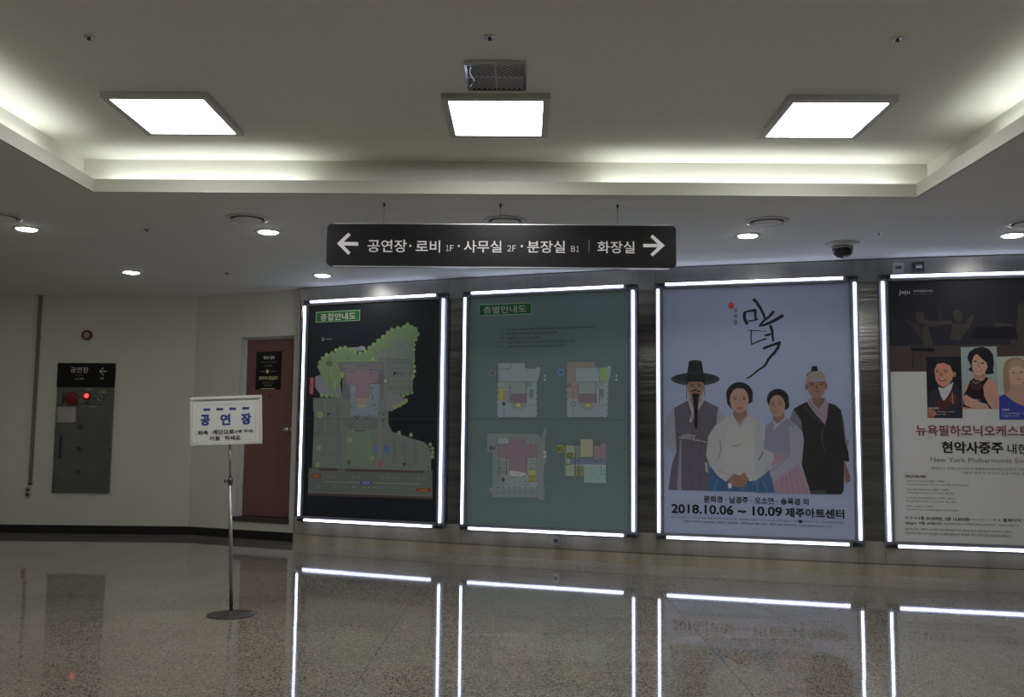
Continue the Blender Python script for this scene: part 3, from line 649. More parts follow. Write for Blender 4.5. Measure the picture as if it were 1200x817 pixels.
a.stroke([(380, 250), (402, 247)], 3, (46, 34, 30)); a.stroke([(430, 247), (452, 250)], 3, (46, 34, 30)); a.ell(392, 261, 9, 3.5, (30, 22, 20)); a.ell(441, 261, 9, 3.5, (30, 22, 20)); a.stroke([(416, 262), (411, 284), (422, 286)], 2.5, (82, 60, 52)); a.ell(416, 310, 17, 4.5, (108, 46, 46))
# young woman in lavender and pink
a.frame(885, 420, 4.808)
shape([(108, 530), (195, 542), (255, 600), (288, 690), (314, 764), (112, 759), (84, 640)], (98, 80, 92))
for k in range(5): a.stroke([(150+k*20, 620), (150+k*34, 760)], 4, (84, 66, 80), cap=False)
shape([(58, 378), (105, 348), (140, 352), (172, 330), (215, 370), (250, 400), (272, 460), (262, 590), (190, 545), (105, 535), (48, 512)], (82, 82, 98))
shape([(188, 388), (225, 378), (252, 400), (274, 462), (264, 592), (180, 650), (108, 692), (78, 652), (92, 610), (150, 578), (200, 540), (195, 460)], (94, 94, 107)); a.stroke([(196, 545), (140, 600), (84, 640)], 3, (66, 66, 78)); a.stroke([(120, 680), (190, 630), (262, 588)], 3, (72, 72, 84))
shape([(0, 690), (55, 652), (105, 575), (104, 545), (45, 518), (48, 378), (20, 360), (0, 380)], (104, 106, 110)); a.stroke([(45, 525), (20, 575)], 5, (44, 44, 50)); a.stroke([(78, 600), (40, 660), (0, 692)], 3, (80, 80, 86))
shape([(0, 692), (60, 652), (80, 640), (110, 757), (0, 757)], (34, 60, 88)); 
for k in range(4): a.stroke([(10+k*18, 690), (14+k*27, 756)], 4, (26, 46, 72) if k % 2 else (46, 78, 110), cap=False)
a.ell(128, 232, 62, 60, (20, 18, 22)); a.ell(168, 262, 24, 28, (20, 18, 22)); shape([(100, 310), (160, 300), (168, 342), (130, 366), (100, 352)], (86, 66, 57))
a.ell(124, 268, 45, 62, (102, 80, 70)); shape([(78, 262), (84, 218), (118, 200), (126, 198), (166, 232), (172, 268), (186, 240), (160, 190), (100, 186), (68, 222)], (20, 18, 22))
a.stroke([(88, 250), (108, 247)], 3, (44, 32, 28)); a.stroke([(130, 244), (152, 246)], 3, (44, 32, 28)); a.ell(98, 260, 8, 3, (28, 20, 18)); a.ell(141, 257, 9, 3, (28, 20, 18)); a.stroke([(116, 260), (110, 282), (120, 284)], 2.5, (78, 56, 48)); a.ell(116, 303, 13, 4, (110, 46, 48))
a.stroke([(104, 356), (118, 372), (106, 400)], 9, (104, 106, 116)); a.stroke([(170, 338), (136, 366), (104, 400)], 9, (104, 106, 116))
# man in a dark coat
shape([(215, 285), (194, 345), (228, 372), (252, 398), (272, 430), (262, 350), (240, 300)], (68, 68, 78)); shape([(482, 296), (498, 340), (512, 470), (530, 580), (500, 585), (490, 400)], (60, 60, 68))
shape([(508, 590), (518, 620), (534, 660), (534, 692), (514, 706), (506, 688), (502, 600)], (78, 56, 46))
shape([(216, 285), (256, 262), (292, 245), (345, 320), (395, 372), (412, 252), (450, 262), (484, 292), (496, 400), (505, 470), (524, 520), (530, 580), (502, 584), (498, 745), (484, 766), (314, 764), (290, 690), (262, 600), (274, 465), (258, 350)], (24, 24, 26))
shape([(314, 745), (400, 740), (400, 766), (316, 764)], (40, 42, 44))
shape([(296, 232), (318, 222), (392, 222), (410, 250), (404, 340), (396, 376), (346, 322), (300, 262)], (96, 84, 92)); shape([(318, 222), (392, 222), (385, 250), (358, 285), (330, 255)], (76, 56, 48)); a.stroke([(300, 240), (340, 290), (396, 340)], 4, (76, 66, 74))
a.stroke([(412, 262), (404, 340), (380, 410), (372, 440), (390, 520)], 4, (52, 46, 50)); a.stroke([(274, 270), (330, 330), (392, 375)], 4, (48, 42, 46)); a.stroke([(510, 470), (524, 462), (520, 492)], 6, (46, 48, 56)); a.stroke([(496, 580), (528, 582)], 4, (80, 80, 86))
shape([(290, 130), (396, 128), (398, 165), (388, 195), (366, 222), (344, 230), (322, 220), (302, 192), (292, 162)], (94, 70, 58)); a.ell(289, 160, 8, 18, (84, 60, 50)); a.ell(399, 156, 8, 18, (84, 60, 50))
shape([(284, 135), (286, 98), (312, 76), (345, 70), (375, 76), (396, 100), (400, 130), (372, 116), (340, 120), (310, 128)], (92, 86, 80)); shape([(318, 46), (346, 42), (354, 70), (336, 74), (316, 72)], (18, 16, 18)); a.stroke([(290, 96), (304, 82), (320, 74)], 5, (26, 22, 22))
a.stroke([(306, 142), (332, 140)], 4, (34, 24, 20)); a.stroke([(360, 136), (388, 138)], 4, (34, 24, 20)); a.ell(320, 150, 9, 3, (24, 18, 16)); a.ell(372, 148, 9, 3, (24, 18, 16)); shape([(342, 148), (350, 148), (356, 172), (338, 172)], (80, 58, 48)); a.ell(348, 188, 16, 4, (86, 44, 40)); a.stroke([(316, 206), (345, 224), (372, 208)], 3, (74, 54, 44))
pic = a.build('printed_picture', p3)
a.frame(775, 570, 5.217)
K_ = (14, 15, 18)
a.text('문희경 · 남경주 · 오소연 · 송욱경 외', 260, 57, 900, 98, K_, .018); a.build('lettering', p3)
a.text('2018.10.06 ~ 10.09', 62, 106, 738, 163, K_, .035); a.build('lettering', p3); a.text('제주아트센터', 757, 131, 1118, 188, K_, .03); a.build('lettering', p3)
tiny = (52, 55, 62)
a.text('제작 뮤지컬만덕  극본 한아름  연출 이나리  작곡 장소영  음악감독 김길려  안무 이란영  무대 김종석  주최 제주특별자치도  주관 제주아트센터', 60, 182, 1118, 193, tiny, .01)
a.text('관람료 만덕석 3,0000원 나눔석 1,5000원 · 예매 064-728-1509 · 문의 064-728-8953   www.jejuartcenter.com', 135, 207, 1045, 221, (38, 40, 46), .012)
a.rect(840, 206, 860, 222, (20, 22, 28)); a.build('lettering', p3)
a.frame(770, 330, 5.106)
for x, y, r in ((305, 66, 5), (905, 52, 4), (60, 360, 4), (350, 434, 4), (790, 628, 5), (960, 436, 3), (812, 418, 4)): a.ell(x, y, r, r*.7, (80, 84, 94), n=8); a.build('dust_spot', p3)


# ---------------------------------------------------- box 4: concert poster
K4 = .17
L4 = light_box(4, 3.757, 5.715, 'lit display case with dark-topped concert poster showing musicians\' portraits')
p4 = poster_sheet(L4, (108, 112, 112), K4, .35)
a = Art(L4[1], L4[2], L4[3], K4)
_, O4, u4, n4, W4, H4, _x, _y = L4
a.frame(1075, 395, 7.784)
vb = a.uv(60, 316)[1]
a.polyuv([(.0006, vb), (W4-.0006, vb), (W4-.0006, H4-.001), (.0006, H4-.001)], (20, 20, 27))
a.frame(1035, 320, 7.27)
v1 = a.uv(70, 622)[1]
a.polyuv([(.001, vb), (W4-.001, vb), (W4-.001, v1), (.001, v1)], (38, 32, 30))
g1, g2 = (36, 32, 30), (29, 27, 28)
for pts, c in (([(190, 400), (260, 420), (340, 470), (420, 600), (420, 680), (240, 660), (230, 620), (350, 600)], g2), ([(270, 350), (300, 325), (345, 340), (352, 390), (400, 410), (580, 405), (590, 430), (470, 450), (400, 455), (350, 440), (290, 420)], g1), ([(340, 460), (380, 450), (425, 610), (345, 620)], g1),
        ([(590, 330), (630, 308), (665, 330), (680, 380), (660, 420), (615, 415)], g1), ([(590, 430), (700, 430), (760, 360), (775, 372), (735, 470), (640, 580), (570, 560)], g1), ([(470, 290), (488, 288), (500, 400), (480, 402)], g2), ([(730, 560), (780, 465), (1120, 460), (1180, 560)], (14, 14, 18)), ([(930, 430), (990, 420), (1110, 440), (1100, 452), (950, 455)], g1), ([(1150, 270), (1210, 250), (1260, 300), (1240, 480), (1300, 640), (1150, 640), (1130, 470)], g1),
        ([(1080, 580), (1120, 560), (1150, 600), (1140, 640), (1090, 640)], g1), ([(232, 640), (440, 640), (440, 670), (235, 665)], (12, 12, 15))): a.poly(pts, c)
a.lines([((255, 650), (252, 800)), ((325, 650), (325, 800)), ((942, 230), (938, 600)), ((770, 465), (900, 460))], 6, (14, 14, 17)); a.lines([((942, 230), (940, 420)), ((690, 420), (770, 355))], 3, (44, 40, 38))
a.text('Jeju', 130, 145, 228, 190, (150, 150, 155), .01); a.text('제주특별자치도', 255, 146, 425, 166, (120, 120, 126), .01); a.text('JEJU SPECIAL SELF-GOVERNING', 258, 178, 420, 188, (70, 70, 76))
# portraits
a.frame(1075, 395, 7.784)
a.poly([(78, 182), (400, 178), (412, 742), (93, 738)], (14, 15, 20))
a.ell(238, 290, 98, 88, (18, 15, 17)); a.poly([(93, 520), (190, 460), (335, 410), (412, 500), (412, 742), (93, 738)], (22, 24, 32))
a.ell(340, 340, 11, 26, (100, 62, 52)); a.poly([(155, 290), (165, 250), (200, 232), (260, 230), (300, 248), (322, 300), (330, 350), (312, 400), (280, 440), (235, 458), (195, 436), (165, 385)], (112, 72, 58))
a.poly([(150, 300), (160, 240), (210, 215), (280, 215), (335, 260), (340, 320), (318, 310), (300, 262), (240, 236), (180, 245), (162, 290)], (17, 14, 16))
a.stroke([(165, 312), (195, 302)], 6, (30, 20, 18)); a.stroke([(235, 302), (280, 305)], 6, (30, 20, 18)); a.ell(182, 320, 13, 4, (30, 18, 16)); a.ell(258, 320, 15, 4, (30, 18, 16)); a.poly([(208, 320), (225, 320), (236, 360), (198, 360)], (96, 58, 46)); a.ell(226, 390, 36, 13, (74, 34, 30)); a.ell(226, 386, 26, 6, (140, 128, 118))
a.poly([(190, 455), (235, 470), (330, 410), (310, 480), (262, 575), (235, 580), (210, 530)], (104, 108, 112)); a.poly([(192, 470), (235, 482), (234, 498), (198, 494)], (125, 128, 130))
a.poly([(160, 620), (200, 560), (240, 590), (290, 520), (350, 510), (370, 590), (300, 640), (240, 680)], (46, 22, 20)); a.ell(320, 560, 30, 44, (58, 28, 24)); a.stroke([(318, 510), (322, 610)], 7, (90, 84, 80))
a.poly([(95, 640), (140, 650), (175, 700), (150, 735), (95, 735)], (98, 52, 42))
a.poly([(395, 94), (722, 86), (742, 656), (412, 656)], (80, 90, 90))
a.poly([(440, 440), (480, 400), (515, 375), (620, 360), (700, 410), (735, 480), (742, 656), (412, 656), (415, 560)], (112, 78, 64))
a.poly([(480, 400), (520, 372), (545, 420), (600, 395), (625, 365), (650, 375), (600, 450), (610, 540), (640, 600), (680, 656), (560, 656), (415, 640), (415, 540), (450, 480)], (16, 15, 18)); a.ell(540, 440, 58, 50, (34, 20, 22)); a.stroke([(500, 400), (535, 425), (560, 405)], 5, (96, 90, 88))
a.poly([(412, 545), (440, 525), (500, 560), (560, 590), (640, 620), (660, 656), (520, 656), (430, 620)], (114, 78, 64))
a.poly([(455, 190), (470, 140), (520, 104), (590, 90), (650, 108), (690, 160), (698, 240), (690, 300), (700, 332), (640, 342), (600, 330), (500, 318), (475, 310), (468, 290), (490, 270)], (15, 14, 18))
a.poly([(512, 330), (620, 320), (622, 372), (560, 392), (512, 372)], (98, 64, 54)); a.poly([(506, 195), (520, 168), (545, 155), (590, 200), (632, 235), (640, 280), (612, 330), (572, 352), (530, 345), (502, 300), (496, 245)], (122, 82, 68))
a.ell(527, 222, 17, 6, (26, 16, 16)); a.ell(595, 238, 18, 6, (26, 16, 16)); a.poly([(552, 225), (566, 228), (568, 276), (545, 272)], (106, 66, 56)); a.ell(560, 304, 34, 11, (120, 34, 36)); a.ell(560, 301, 24, 5, (150, 140, 135))
a.poly([(725, 180), (1048, 172), (1058, 752), (748, 754)], (92, 98, 92))
a.poly([(780, 300), (800, 220), (860, 188), (930, 192), (1000, 230), (1020, 330), (1010, 450), (950, 520), (800, 530), (785, 470)], (82, 66, 46)); a.poly([(840, 400), (960, 420), (1010, 480), (1050, 560), (1056, 660), (980, 640), (800, 540), (790, 520), (845, 490)], (104, 76, 62))
a.poly([(832, 310), (850, 250), (900, 240), (960, 260), (985, 330), (975, 400), (940, 440), (880, 436), (840, 390)], (116, 84, 68)); a.poly([(822, 330), (835, 240), (880, 205), (950, 215), (1000, 270), (985, 300), (920, 262), (860, 275)], (94, 76, 54))
a.ell(876, 326, 14, 5, (44, 34, 28)); a.ell(948, 322, 14, 5, (44, 34, 28)); a.ell(925, 384, 26, 8, (110, 52, 46)); a.stroke([(915, 325), (918, 355)], 6, (98, 68, 56))
a.poly([(744, 545), (792, 520), (880, 590), (973, 632), (1056, 662), (1058, 752), (748, 754)], (22, 32, 88))
a.poly([(1048, 120), (1380, 112), (1392, 690), (1058, 694)], (46, 46, 52)); a.ell(1215, 270, 80, 100, (96, 70, 58)); a.ell(1215, 205, 88, 60, (26, 22, 22)); a.poly([(1080, 500), (1160, 390), (1280, 385), (1370, 480), (1384, 688), (1064, 690)], (18, 18, 22)); a.poly([(1180, 380), (1255, 380), (1222, 520)], (110, 112, 114))
for x, y, t1, t2, t3 in ((108, 640, '바이올린 1', 'Frank Huang, violin', '뉴욕필하모닉 악장'), (470, 565, '바이올린 2', 'Sheryl Staples, violin', '부악장'), (772, 655, '비올라', 'Cynthia Phelps, viola', '비올라 수석')):
    a.text(t1, x, y, x+100 if len(t1) > 4 else x+68, y+20, (150, 140, 140), .02); a.text(t2, x, y+33, x+230, y+52, (112, 104, 104)); a.text(t3, x, y+58, x+150, y+74, (112, 104, 104))
a.build('printed_picture', p4)
a.frame(1050, 490, 8)
a.text('뉴욕필하모닉오케스트라', 185, 64, 1368, 166, (70, 24, 34), .018)
a.text('현악사중주', 425, 218, 1004, 330, (12, 12, 14), .035); a.text('내한공연', 1042, 242, 1440, 336, (16, 16, 18), .012)
a.text('New York Philharmonic String Quartet', 322, 368, 1588, 424, (34, 34, 38), -.006)
a.text('세계최고 오케스트라의 뉴욕필하모닉오케스트라의 가장 오래된 수석단원들로', 325, 456, 1560, 482, (58, 60, 62)); a.text('그들의 열정이 유사의 만남이라는 클래식의', 605, 500, 1330, 526, (58, 60, 62))
a.frame(1045, 550, 7.742)
a.text('PROGRAM', 122, 52, 305, 76, (26, 26, 28), .04)
for y, x1, x2, t1, t2 in ((98, 474, 705, '· Antonin Dvorak (1841–1904)', 'String Quartet No. 12 in F major, Op. 96 “American”'), (174, 515, 556, '· Felix Mendelssohn (1809–1847)', 'String Quartet No. 6 in F minor, Op. 80'), (250, 565, 582, '· Ludwig van Beethoven (1770–1827)', 'String Quartet No. 4 in C minor, Op. 18-4'), (326, 378, 606, '· John Adams (1947)', 'Selection from, Leaving against Nevertheless')):
    a.text(t1, 116, y, x1, y+17, (52, 54, 56), .01); a.text(t2, 134, y+30, x2, y+47, (52, 54, 56), .01)
a.text('입 장 료', 120, 428, 230, 450, (30, 30, 32), .01); a.text('1층 20,000원, 2층 15,000원', 246, 426, 698, 462, (16, 16, 18), .02); a.text('(4개이상 할인)', 704, 446, 858, 464, (60, 62, 64)); a.text('|  예  매', 890, 450, 985, 474, (34, 34, 36), .01); a.text('홈페이지 및 현장예매', 1005, 446, 1420, 478, (18, 18, 20), .02)
a.text('예매일시', 120, 478, 224, 502, (20, 20, 22), .02); a.text('9월 20일(수)', 246, 474, 455, 504, (18, 18, 20), .025); a.text('오전10시부터 선착순, 1인4매까지 예매가능 (제주아트센터, 고객센터) 문의전화 가능', 470, 484, 1155, 504, (46, 48, 50), .01)
a.text('제주아트센터는 친환경과 에너지절약 위한 공연관람의 주차난 해소를 위하여 대중교통 및 카 2층이용이 가능합니다', 120, 530, 1095, 552, (56, 58, 60), .01)
a.text('자연스러운박물관 놀이 있음 싫는지고 제한 입장가능은 공연감을 위해 노력하고있는 예정공연으로합니다', 120, 566, 1082, 590, (56, 58, 60), .01)
a.build('lettering', p4)

# ================================================================== small fittings on the steel wall
def on_wall(x, z, off=0.0):
    s = Sw(x); nn = Vector((s, -1, 0)).normalized(); return Vector((x, Yw(x), z))+nn*off, math.atan(s)
P_, r_ = on_wall(.386, .197)
sk = empty('wall_socket', P_, r_); tag(sk, 'small round-hole steel socket plate low on the curved wall under the floor plans', 'socket')
link('plate', bbox(-.036, .036, -.007, -.0008, -.045, .06, .002, seg=1), M['alu'], sk)
bm = bmesh.new(); lathe(bm, [(.024, 0), (.024, .012), (.017, .013), (.015, .008), (0, .008)], n=20, T=Matrix.Translation((0, -.007, .012)) @ Matrix.Rotation(math.pi/2, 4, 'X')); link('socket_ring', bm, M['darkmetal'], sk, True)
for x, nme, lab in ((3.94, 'outlet_plate', 'flat steel outlet plate above the concert poster case'), (4.13, 'control_box', 'dark raised switch box beside the flat plate above the concert poster case')):
    P_, r_ = on_wall(x, 3.2)
    e = empty(nme, P_, r_); tag(e, lab, 'wall plate')
    d = .035 if nme == 'control_box' else .006
    link('housing', bbox(-.055, .055, -d, -.0008, -.055, .055, .004, seg=2), M['darkmetal'] if d > .01 else M['alu'], e)
    link('switch', bbox(-.03, .03, -d-.006, -d, -.012, .02, .002, seg=1), M['alu'] if d > .01 else M['darkmetal'], e)

# ================================================================== CEILING LAMPS
LAB = {(-2.436): 'left', (-.199): 'middle', 2.06: 'right'}
for y in (6.35, 1.2):  # nearer row is unseen, added for more light in the room
    for x in (-2.436, -.199, 2.06):
        o = empty('ceiling_panel_light', (x, y, ZU))
        side = LAB[x]
        if y > 5: lab = {'left': 'square white ceiling panel light at the left end of the row', 'middle': 'square white ceiling panel light behind the metal air vent', 'right': 'square white ceiling panel light at the right end of the row'}[side]
        else: lab = '%s square panel light of the unseen added row over the viewer' % side
        tag(o, lab, 'ceiling light', 'square panel lights on the raised ceiling')
        hx, hy, fw, zt = .356, .40, .045, -.038
        bm = bmesh.new()
        for r in ((-hx, hx, -hy, -hy+fw), (-hx, hx, hy-fw, hy), (-hx, -hx+fw, -hy+fw, hy-fw), (hx-fw, hx, -hy+fw, hy-fw)): box(bm, *r, zt, -.0005)
        link('frame', bm, M['lampframe'], o)
        bm = bmesh.new(); box(bm, -hx+fw+.0005, hx-fw-.0005, -hy+fw+.0005, hy-fw-.0005, zt+.004, -.006)
        link('diffuser', bm, M['panel'], o)

def cove(x0, y0, x1, y1, label):
    o = empty('cove_light', (x0, y0, ZL+.0215)); tag(o, label, 'light strip', 'light tubes hidden in the ceiling cove')
    bm = bmesh.new(); d = Vector((x1-x0, y1-y0, 0)); tube(bm, (0, 0, .040), tuple(d+Vector((0, 0, .040))), .014, 10)
    link('light_tube', bm, M['coveglow'], o, True)
    bm = bmesh.new(); n = d.normalized(); s = Vector((-n.y, n.x, 0))*.02
    vs = [bm.verts.new(Vector(p)+Vector((0, 0, z))) for z in (0, .022) for p in (-s, s, d+s, d-s)]
    for f in ((0, 1, 2, 3), (7, 6, 5, 4), (0, 4, 5, 1), (1, 5, 6, 2), (2, 6, 7, 3), (3, 7, 4, 0)): bm.faces.new([vs[i] for i in f])
    bmesh.ops.recalc_face_normals(bm, faces=bm.faces[:]); link('batten', bm, M['whiteplastic'], o)
m_ = OFF*.55
cove(-3.40, LY1+m_, -1.78, LY1+m_, 'hidden light tube in the far cove edge, left of the sign')
cove(.60, LY1+m_, 3.02, LY1+m_, 'hidden light tube in the far cove edge, right of the sign')
cove(LX0-m_, 6.75, LX0-m_, 4.45, 'hidden light tube in the left cove edge, nearer the far corner')
cove(LX0-m_, 4.2, LX0-m_, 1.5, 'hidden light tube in the left cove edge, nearer the viewer')
cove(LX1+m_, 6.3, LX1+m_, 4.3, 'hidden light tube in the right cove edge, nearer the far corner')
cove(LX1+m_, 4.1, LX1+m_, 1.5, 'hidden light tube in the right cove edge, nearer the viewer')

DL = [(-4.72, 8.72, 'round recessed downlight at the far left, near the round air diffuser'), (-2.44, 8.78, 'round recessed downlight just behind the diffuser left of the hanging sign'), (-.17, 8.77, 'round recessed downlight hidden behind the hanging sign'), (2.108, 8.80, 'round recessed downlight between hanging sign and dome camera'), (4.55, 8.70, 'round recessed downlight at the far right'),
      (-4.716, 11.10, 'far small recessed downlight in front of the white wall'), (-2.441, 11.21, 'far small recessed downlight in front of the site map case'), (6.85, 8.6, 'round recessed downlight past the concert poster'),
      (-7.0, 8.70, 'added recessed downlight out of view on the left, nearer row'), (-7.0, 11.05, 'added recessed downlight out of view on the left, farther row'), (-7.0, 6.35, 'added recessed downlight out of view beside the left cove'), (-4.72, 6.35, 'added unseen downlight just left of the raised ceiling')]  # downlights on this line are added out of view to brighten the left walls
for x, y, lab in DL:
    o = empty('downlight', (x, y, ZL)); tag(o, lab, 'downlight', 'round downlights in the lower ceiling')
    bm = bmesh.new(); lathe(bm, [(.125, 0), (.124, -.005), (.095, -.009), (.09, -.0005)], n=36); link('trim_ring', bm, M['whiteplastic'], o, True)
    bm = bmesh.new(); lathe(bm, [(.089, -.002), (.085, -.011), (.05, -.019), (0, -.021)], n=28); link('lens', bm, M['down'], o, True)
for x, y, lab in ((-4.69, 8.22, 'round ceiling air diffuser cut by the left side of the photo'), (-2.474, 8.216, 'round ceiling air diffuser left of the hanging sign'), (-.177, 8.233, 'round ceiling air diffuser right above the hanging sign'), (2.138, 8.198, 'round ceiling air diffuser right of the hanging sign'), (4.44, 8.19, 'round ceiling air diffuser at the right side of the photo')):
    o = empty('air_diffuser', (x, y, ZL)); tag(o, lab, 'air vent', 'round air diffusers in the lower ceiling')
    bm = bmesh.new(); lathe(bm, [(.19, -.0005), (.186, -.010), (.158, -.014), (.150, -.0005)], n=40); link('outer_ring', bm, M['whiteplastic'], o, True)
    bm = bmesh.new(); lathe(bm, [(.149, -.001), (.11, -.003)], n=40); link('dark_slot', bm, M['black'], o, True)
    bm = bmesh.new(); lathe(bm, [(.116, -.010), (.126, -.016), (.115, -.020), (0, -.021)], n=40); link('centre_disc', bm, M['ceil'], o, True)
    for k in range(3):
        bm = bmesh.new(); tube(bm, (.09*math.cos(k*2.1), .09*math.sin(k*2.1), -.0045), (.09*math.cos(k*2.1), .09*math.sin(k*2.1), -.013), .006, 8)
        link('spacer', bm, M['alu'], o)
def sprinkler(x, y, z, lab):
    o = empty('sprinkler', (x, y, z)); tag(o, lab, 'sprinkler', 'small sprinkler heads in the ceiling')
    bm = bmesh.new(); lathe(bm, [(.036, -.0005), (.034, -.006), (.014, -.010), (.012, -.0005)], n=20); link('escutcheon', bm, M['chrome'], o, True)
    bm = bmesh.new(); lathe(bm, [(.011, -.002), (.011, -.010), (.005, -.012), (.005, -.016), (.012, -.017), (.012, -.019), (0, -.019)], n=14); link('head', bm, M['darkmetal'], o, True)
ku = (ZU-EYE)/2.22
for x, y, lab in ((-2.469, 5.10, 'sprinkler head on raised ceiling above the left panel light'), (-.206, 5.08, 'sprinkler head on raised ceiling above the metal vent'), (2.063, 5.076, 'sprinkler head on raised ceiling above the right panel light')): sprinkler(x, y, ZU, lab)
for x, y, lab in ((-3.578, 8.72, 'sprinkler head on lower ceiling left of the nearest left diffuser'), (-3.568, 11.11, 'far sprinkler head on lower ceiling near the white wall'), (3.291, 8.65, 'sprinkler head on lower ceiling by the dome camera')): sprinkler(x, y, ZL, lab)

# chrome-edged square vent on the raised ceiling
vx, vy, vh, vk = -.186, 5.62, .186, .215
vent = empty('ceiling_vent', (vx, vy, ZU)); tag(vent, 'square metal ceiling air vent with diagonal louvres and shiny crumpled rim', 'air vent')
bm = bmesh.new(); fw = .015
for r in ((-vh, vh, -vk, -vk+fw), (-vh, vh, vk-fw, vk), (-vh, -vh+fw, -vk+fw, vk-fw), (vh-fw, vh, -vk+fw, vk-fw)): box(bm, *r, -.03, -.0005)
bmesh.ops.bevel(bm, geom=bm.edges[:], offset=.006, segments=2, affect='EDGES')
link('frame', bm, M['chrome'], vent)
bm = bmesh.new(); box(bm, -vh+fw, vh-fw, -vk+fw, vk-fw, -.008, -.002); link('backing', bm, M['black'], vent)
bm = bmesh.new(); iw, ih = vh-fw-.002, vk-fw-.002
for sx in (-1, 1):
    for sy in (-1, 1):
        for k in range(-4, 5):
            t = k/5.0
            p0, p1 = ((t, 0), (1, 1-t)) if t >= 0 else ((0, -t), (1+t, 1))
            a0, b0 = Vector((sx*iw*p0[0], sy*ih*p0[1], -.021)), Vector((sx*iw*p1[0], sy*ih*p1[1], -.021)); dd = b0-a0
            nn = Vector((-dd.y, dd.x, 0)).normalized()*.0048
            if nn.y > 0: nn = -nn
            bm.faces.new([bm.verts.new(v) for v in (a0-nn, b0-nn, b0+nn+Vector((0, 0, .004)), a0+nn+Vector((0, 0, .004)))])
bmesh.ops.solidify(bm, geom=bm.faces[:], thickness=.0015)
tag(link('louvre_slats', bm, M['slat'], vent), kind='stuff')
for q in ((-.003, .003, -ih, ih), (-iw, -.0035, -.003, .003), (.0035, iw, -.003, .003)):
    bm = bmesh.new(); box(bm, *q, -.024, -.016); link('cross_bar', bm, M['slat'], vent)
bm = bmesh.new(); pts = [(-vh+.03, vk-.02), (-vh+.022, vk-.08), (-vh+.04, vk-.14), (-vh+.05, .03), (-vh+.035, -.05), (-vh+.03, -vk+.08), (-vh+.045, -vk+.02)]
for q, r in zip(pts, pts[1:]): tube(bm, (q[0], q[1], -.032), (r[0], r[1], -.032), .005, 6)
link('foil_edge', bm, M['chrome'], vent)

# dome camera
o = empty('dome_camera', (3.118, 9.14, ZL)); tag(o, 'dark glass dome security camera on a white ceiling flange', 'camera')
bm = bmesh.new(); lathe(bm, [(.165, -.0005), (.16, -.014), (.115, -.032), (.098, -.036), (.096, -.0005)], n=40); link('flange', bm, M['whiteplastic'], o, True)
bm = bmesh.new(); lathe(bm, [(.097, -.02), (.100, -.055), (.096, -.09), (.078, -.118), (.05, -.137), (.02, -.146), (0, -.147)], n=36); link('dome', bm, M['dome'], o, True)
bm = bmesh.new(); lathe(bm, [(.101, -.040), (.105, -.046), (.101, -.052)], n=36); link('ring', bm, M['chrome'], o, True)

# ================================================================== HANGING SIGN
SX0, SX1, SZ0, SZ1, SY = -1.632, 1.240, 2.777, 3.128, 7.62
sign = empty('hanging_sign', (0, SY, SZ0)); tag(sign, 'long black hanging direction sign with white arrows and lettering', 'sign')
link('board', prism(bmesh.new(), [(x, z-SZ0) for x, z in rrect(SX0, SX1, SZ0, SZ1, .035)], 0, .05), M['blackgloss'], sign)
for z0, z1 in ((SZ1, SZ1+.007), (SZ0-.007, SZ0)):
    bm = bmesh.new(); box(bm, SX0+.06, SX1-.06, .0, .05, z0-SZ0, z1-SZ0); link('edge_strip', bm, M['alu'], sign)
for x in (-1.168, -.204, .763):
    bm = bmesh.new(); tube(bm, (x, .025, SZ1+.007-SZ0), (x, .025, ZL-.012-SZ0), .0014, 6); link('wire', bm, M['darkmetal'], sign)
    bm = bmesh.new(); lathe(bm, [(.006, -.03), (.008, -.026), (.008, -.01), (.012, -.0005)], c=(x, .025, ZL-SZ0), n=12); link('hook', bm, M['darkmetal'], sign)
bpy.context.view_layer.update()
a = Art((0, SY, 0), (1, 0, 0), (0, -1, 0), .16)
WH = (172, 174, 174)
def piece(nme, fn, par):
    fn(); a.build(nme, par)
def word(t, x0, y0, x1, y1, b=0.008): piece('lettering', lambda: a.text(t, x0, y0, x1, y1, WH, b), sign)
def small(cs, par=None):
    for t, x0, y0, x1, y1 in cs: a.text(t, x0, y0, x1, y1, WH)
    a.build('lettering', sign)
def dot(x, y): piece('lettering_dot', lambda: a.ell(x, y, 7, 8, WH, n=10), sign)
a.frame(370, 250, 5.4545)
piece('arrow', lambda: a.poly([(136, 193), (208, 124), (224, 139), (179, 183), (272, 185), (272, 208), (179, 206), (222, 250), (208, 266)], WH), sign)
word('공연장', 333, 168, 582, 248); dot(605, 208); word('로비', 640, 172, 795, 250); small((('\uff11', 834, 204, 849, 241), ('\uff26', 858, 204, 882, 241))); dot(915, 209)
word('사무실', 948, 173, 1188, 250)
a.frame(580, 250, 5.4545)
small((('\uff12', 80, 205, 104, 243), ('\uff26', 112, 205, 135, 243))); dot(172, 210); word('분장실', 207, 175, 448, 252); small((('\uff22', 487, 209, 512, 246), ('\uff11', 521, 209, 536, 246)))
piece('divider_line', lambda: a.stroke([(601, 168), (600, 250)], 2, (80, 82, 82), cap=False), sign); word('화장실', 655, 178, 893, 255)
piece('arrow', lambda: a.poly([(1086, 206), (1008, 136), (994, 152), (1040, 196), (948, 196), (948, 217), (1040, 217), (994, 262), (1008, 276)], WH), sign)

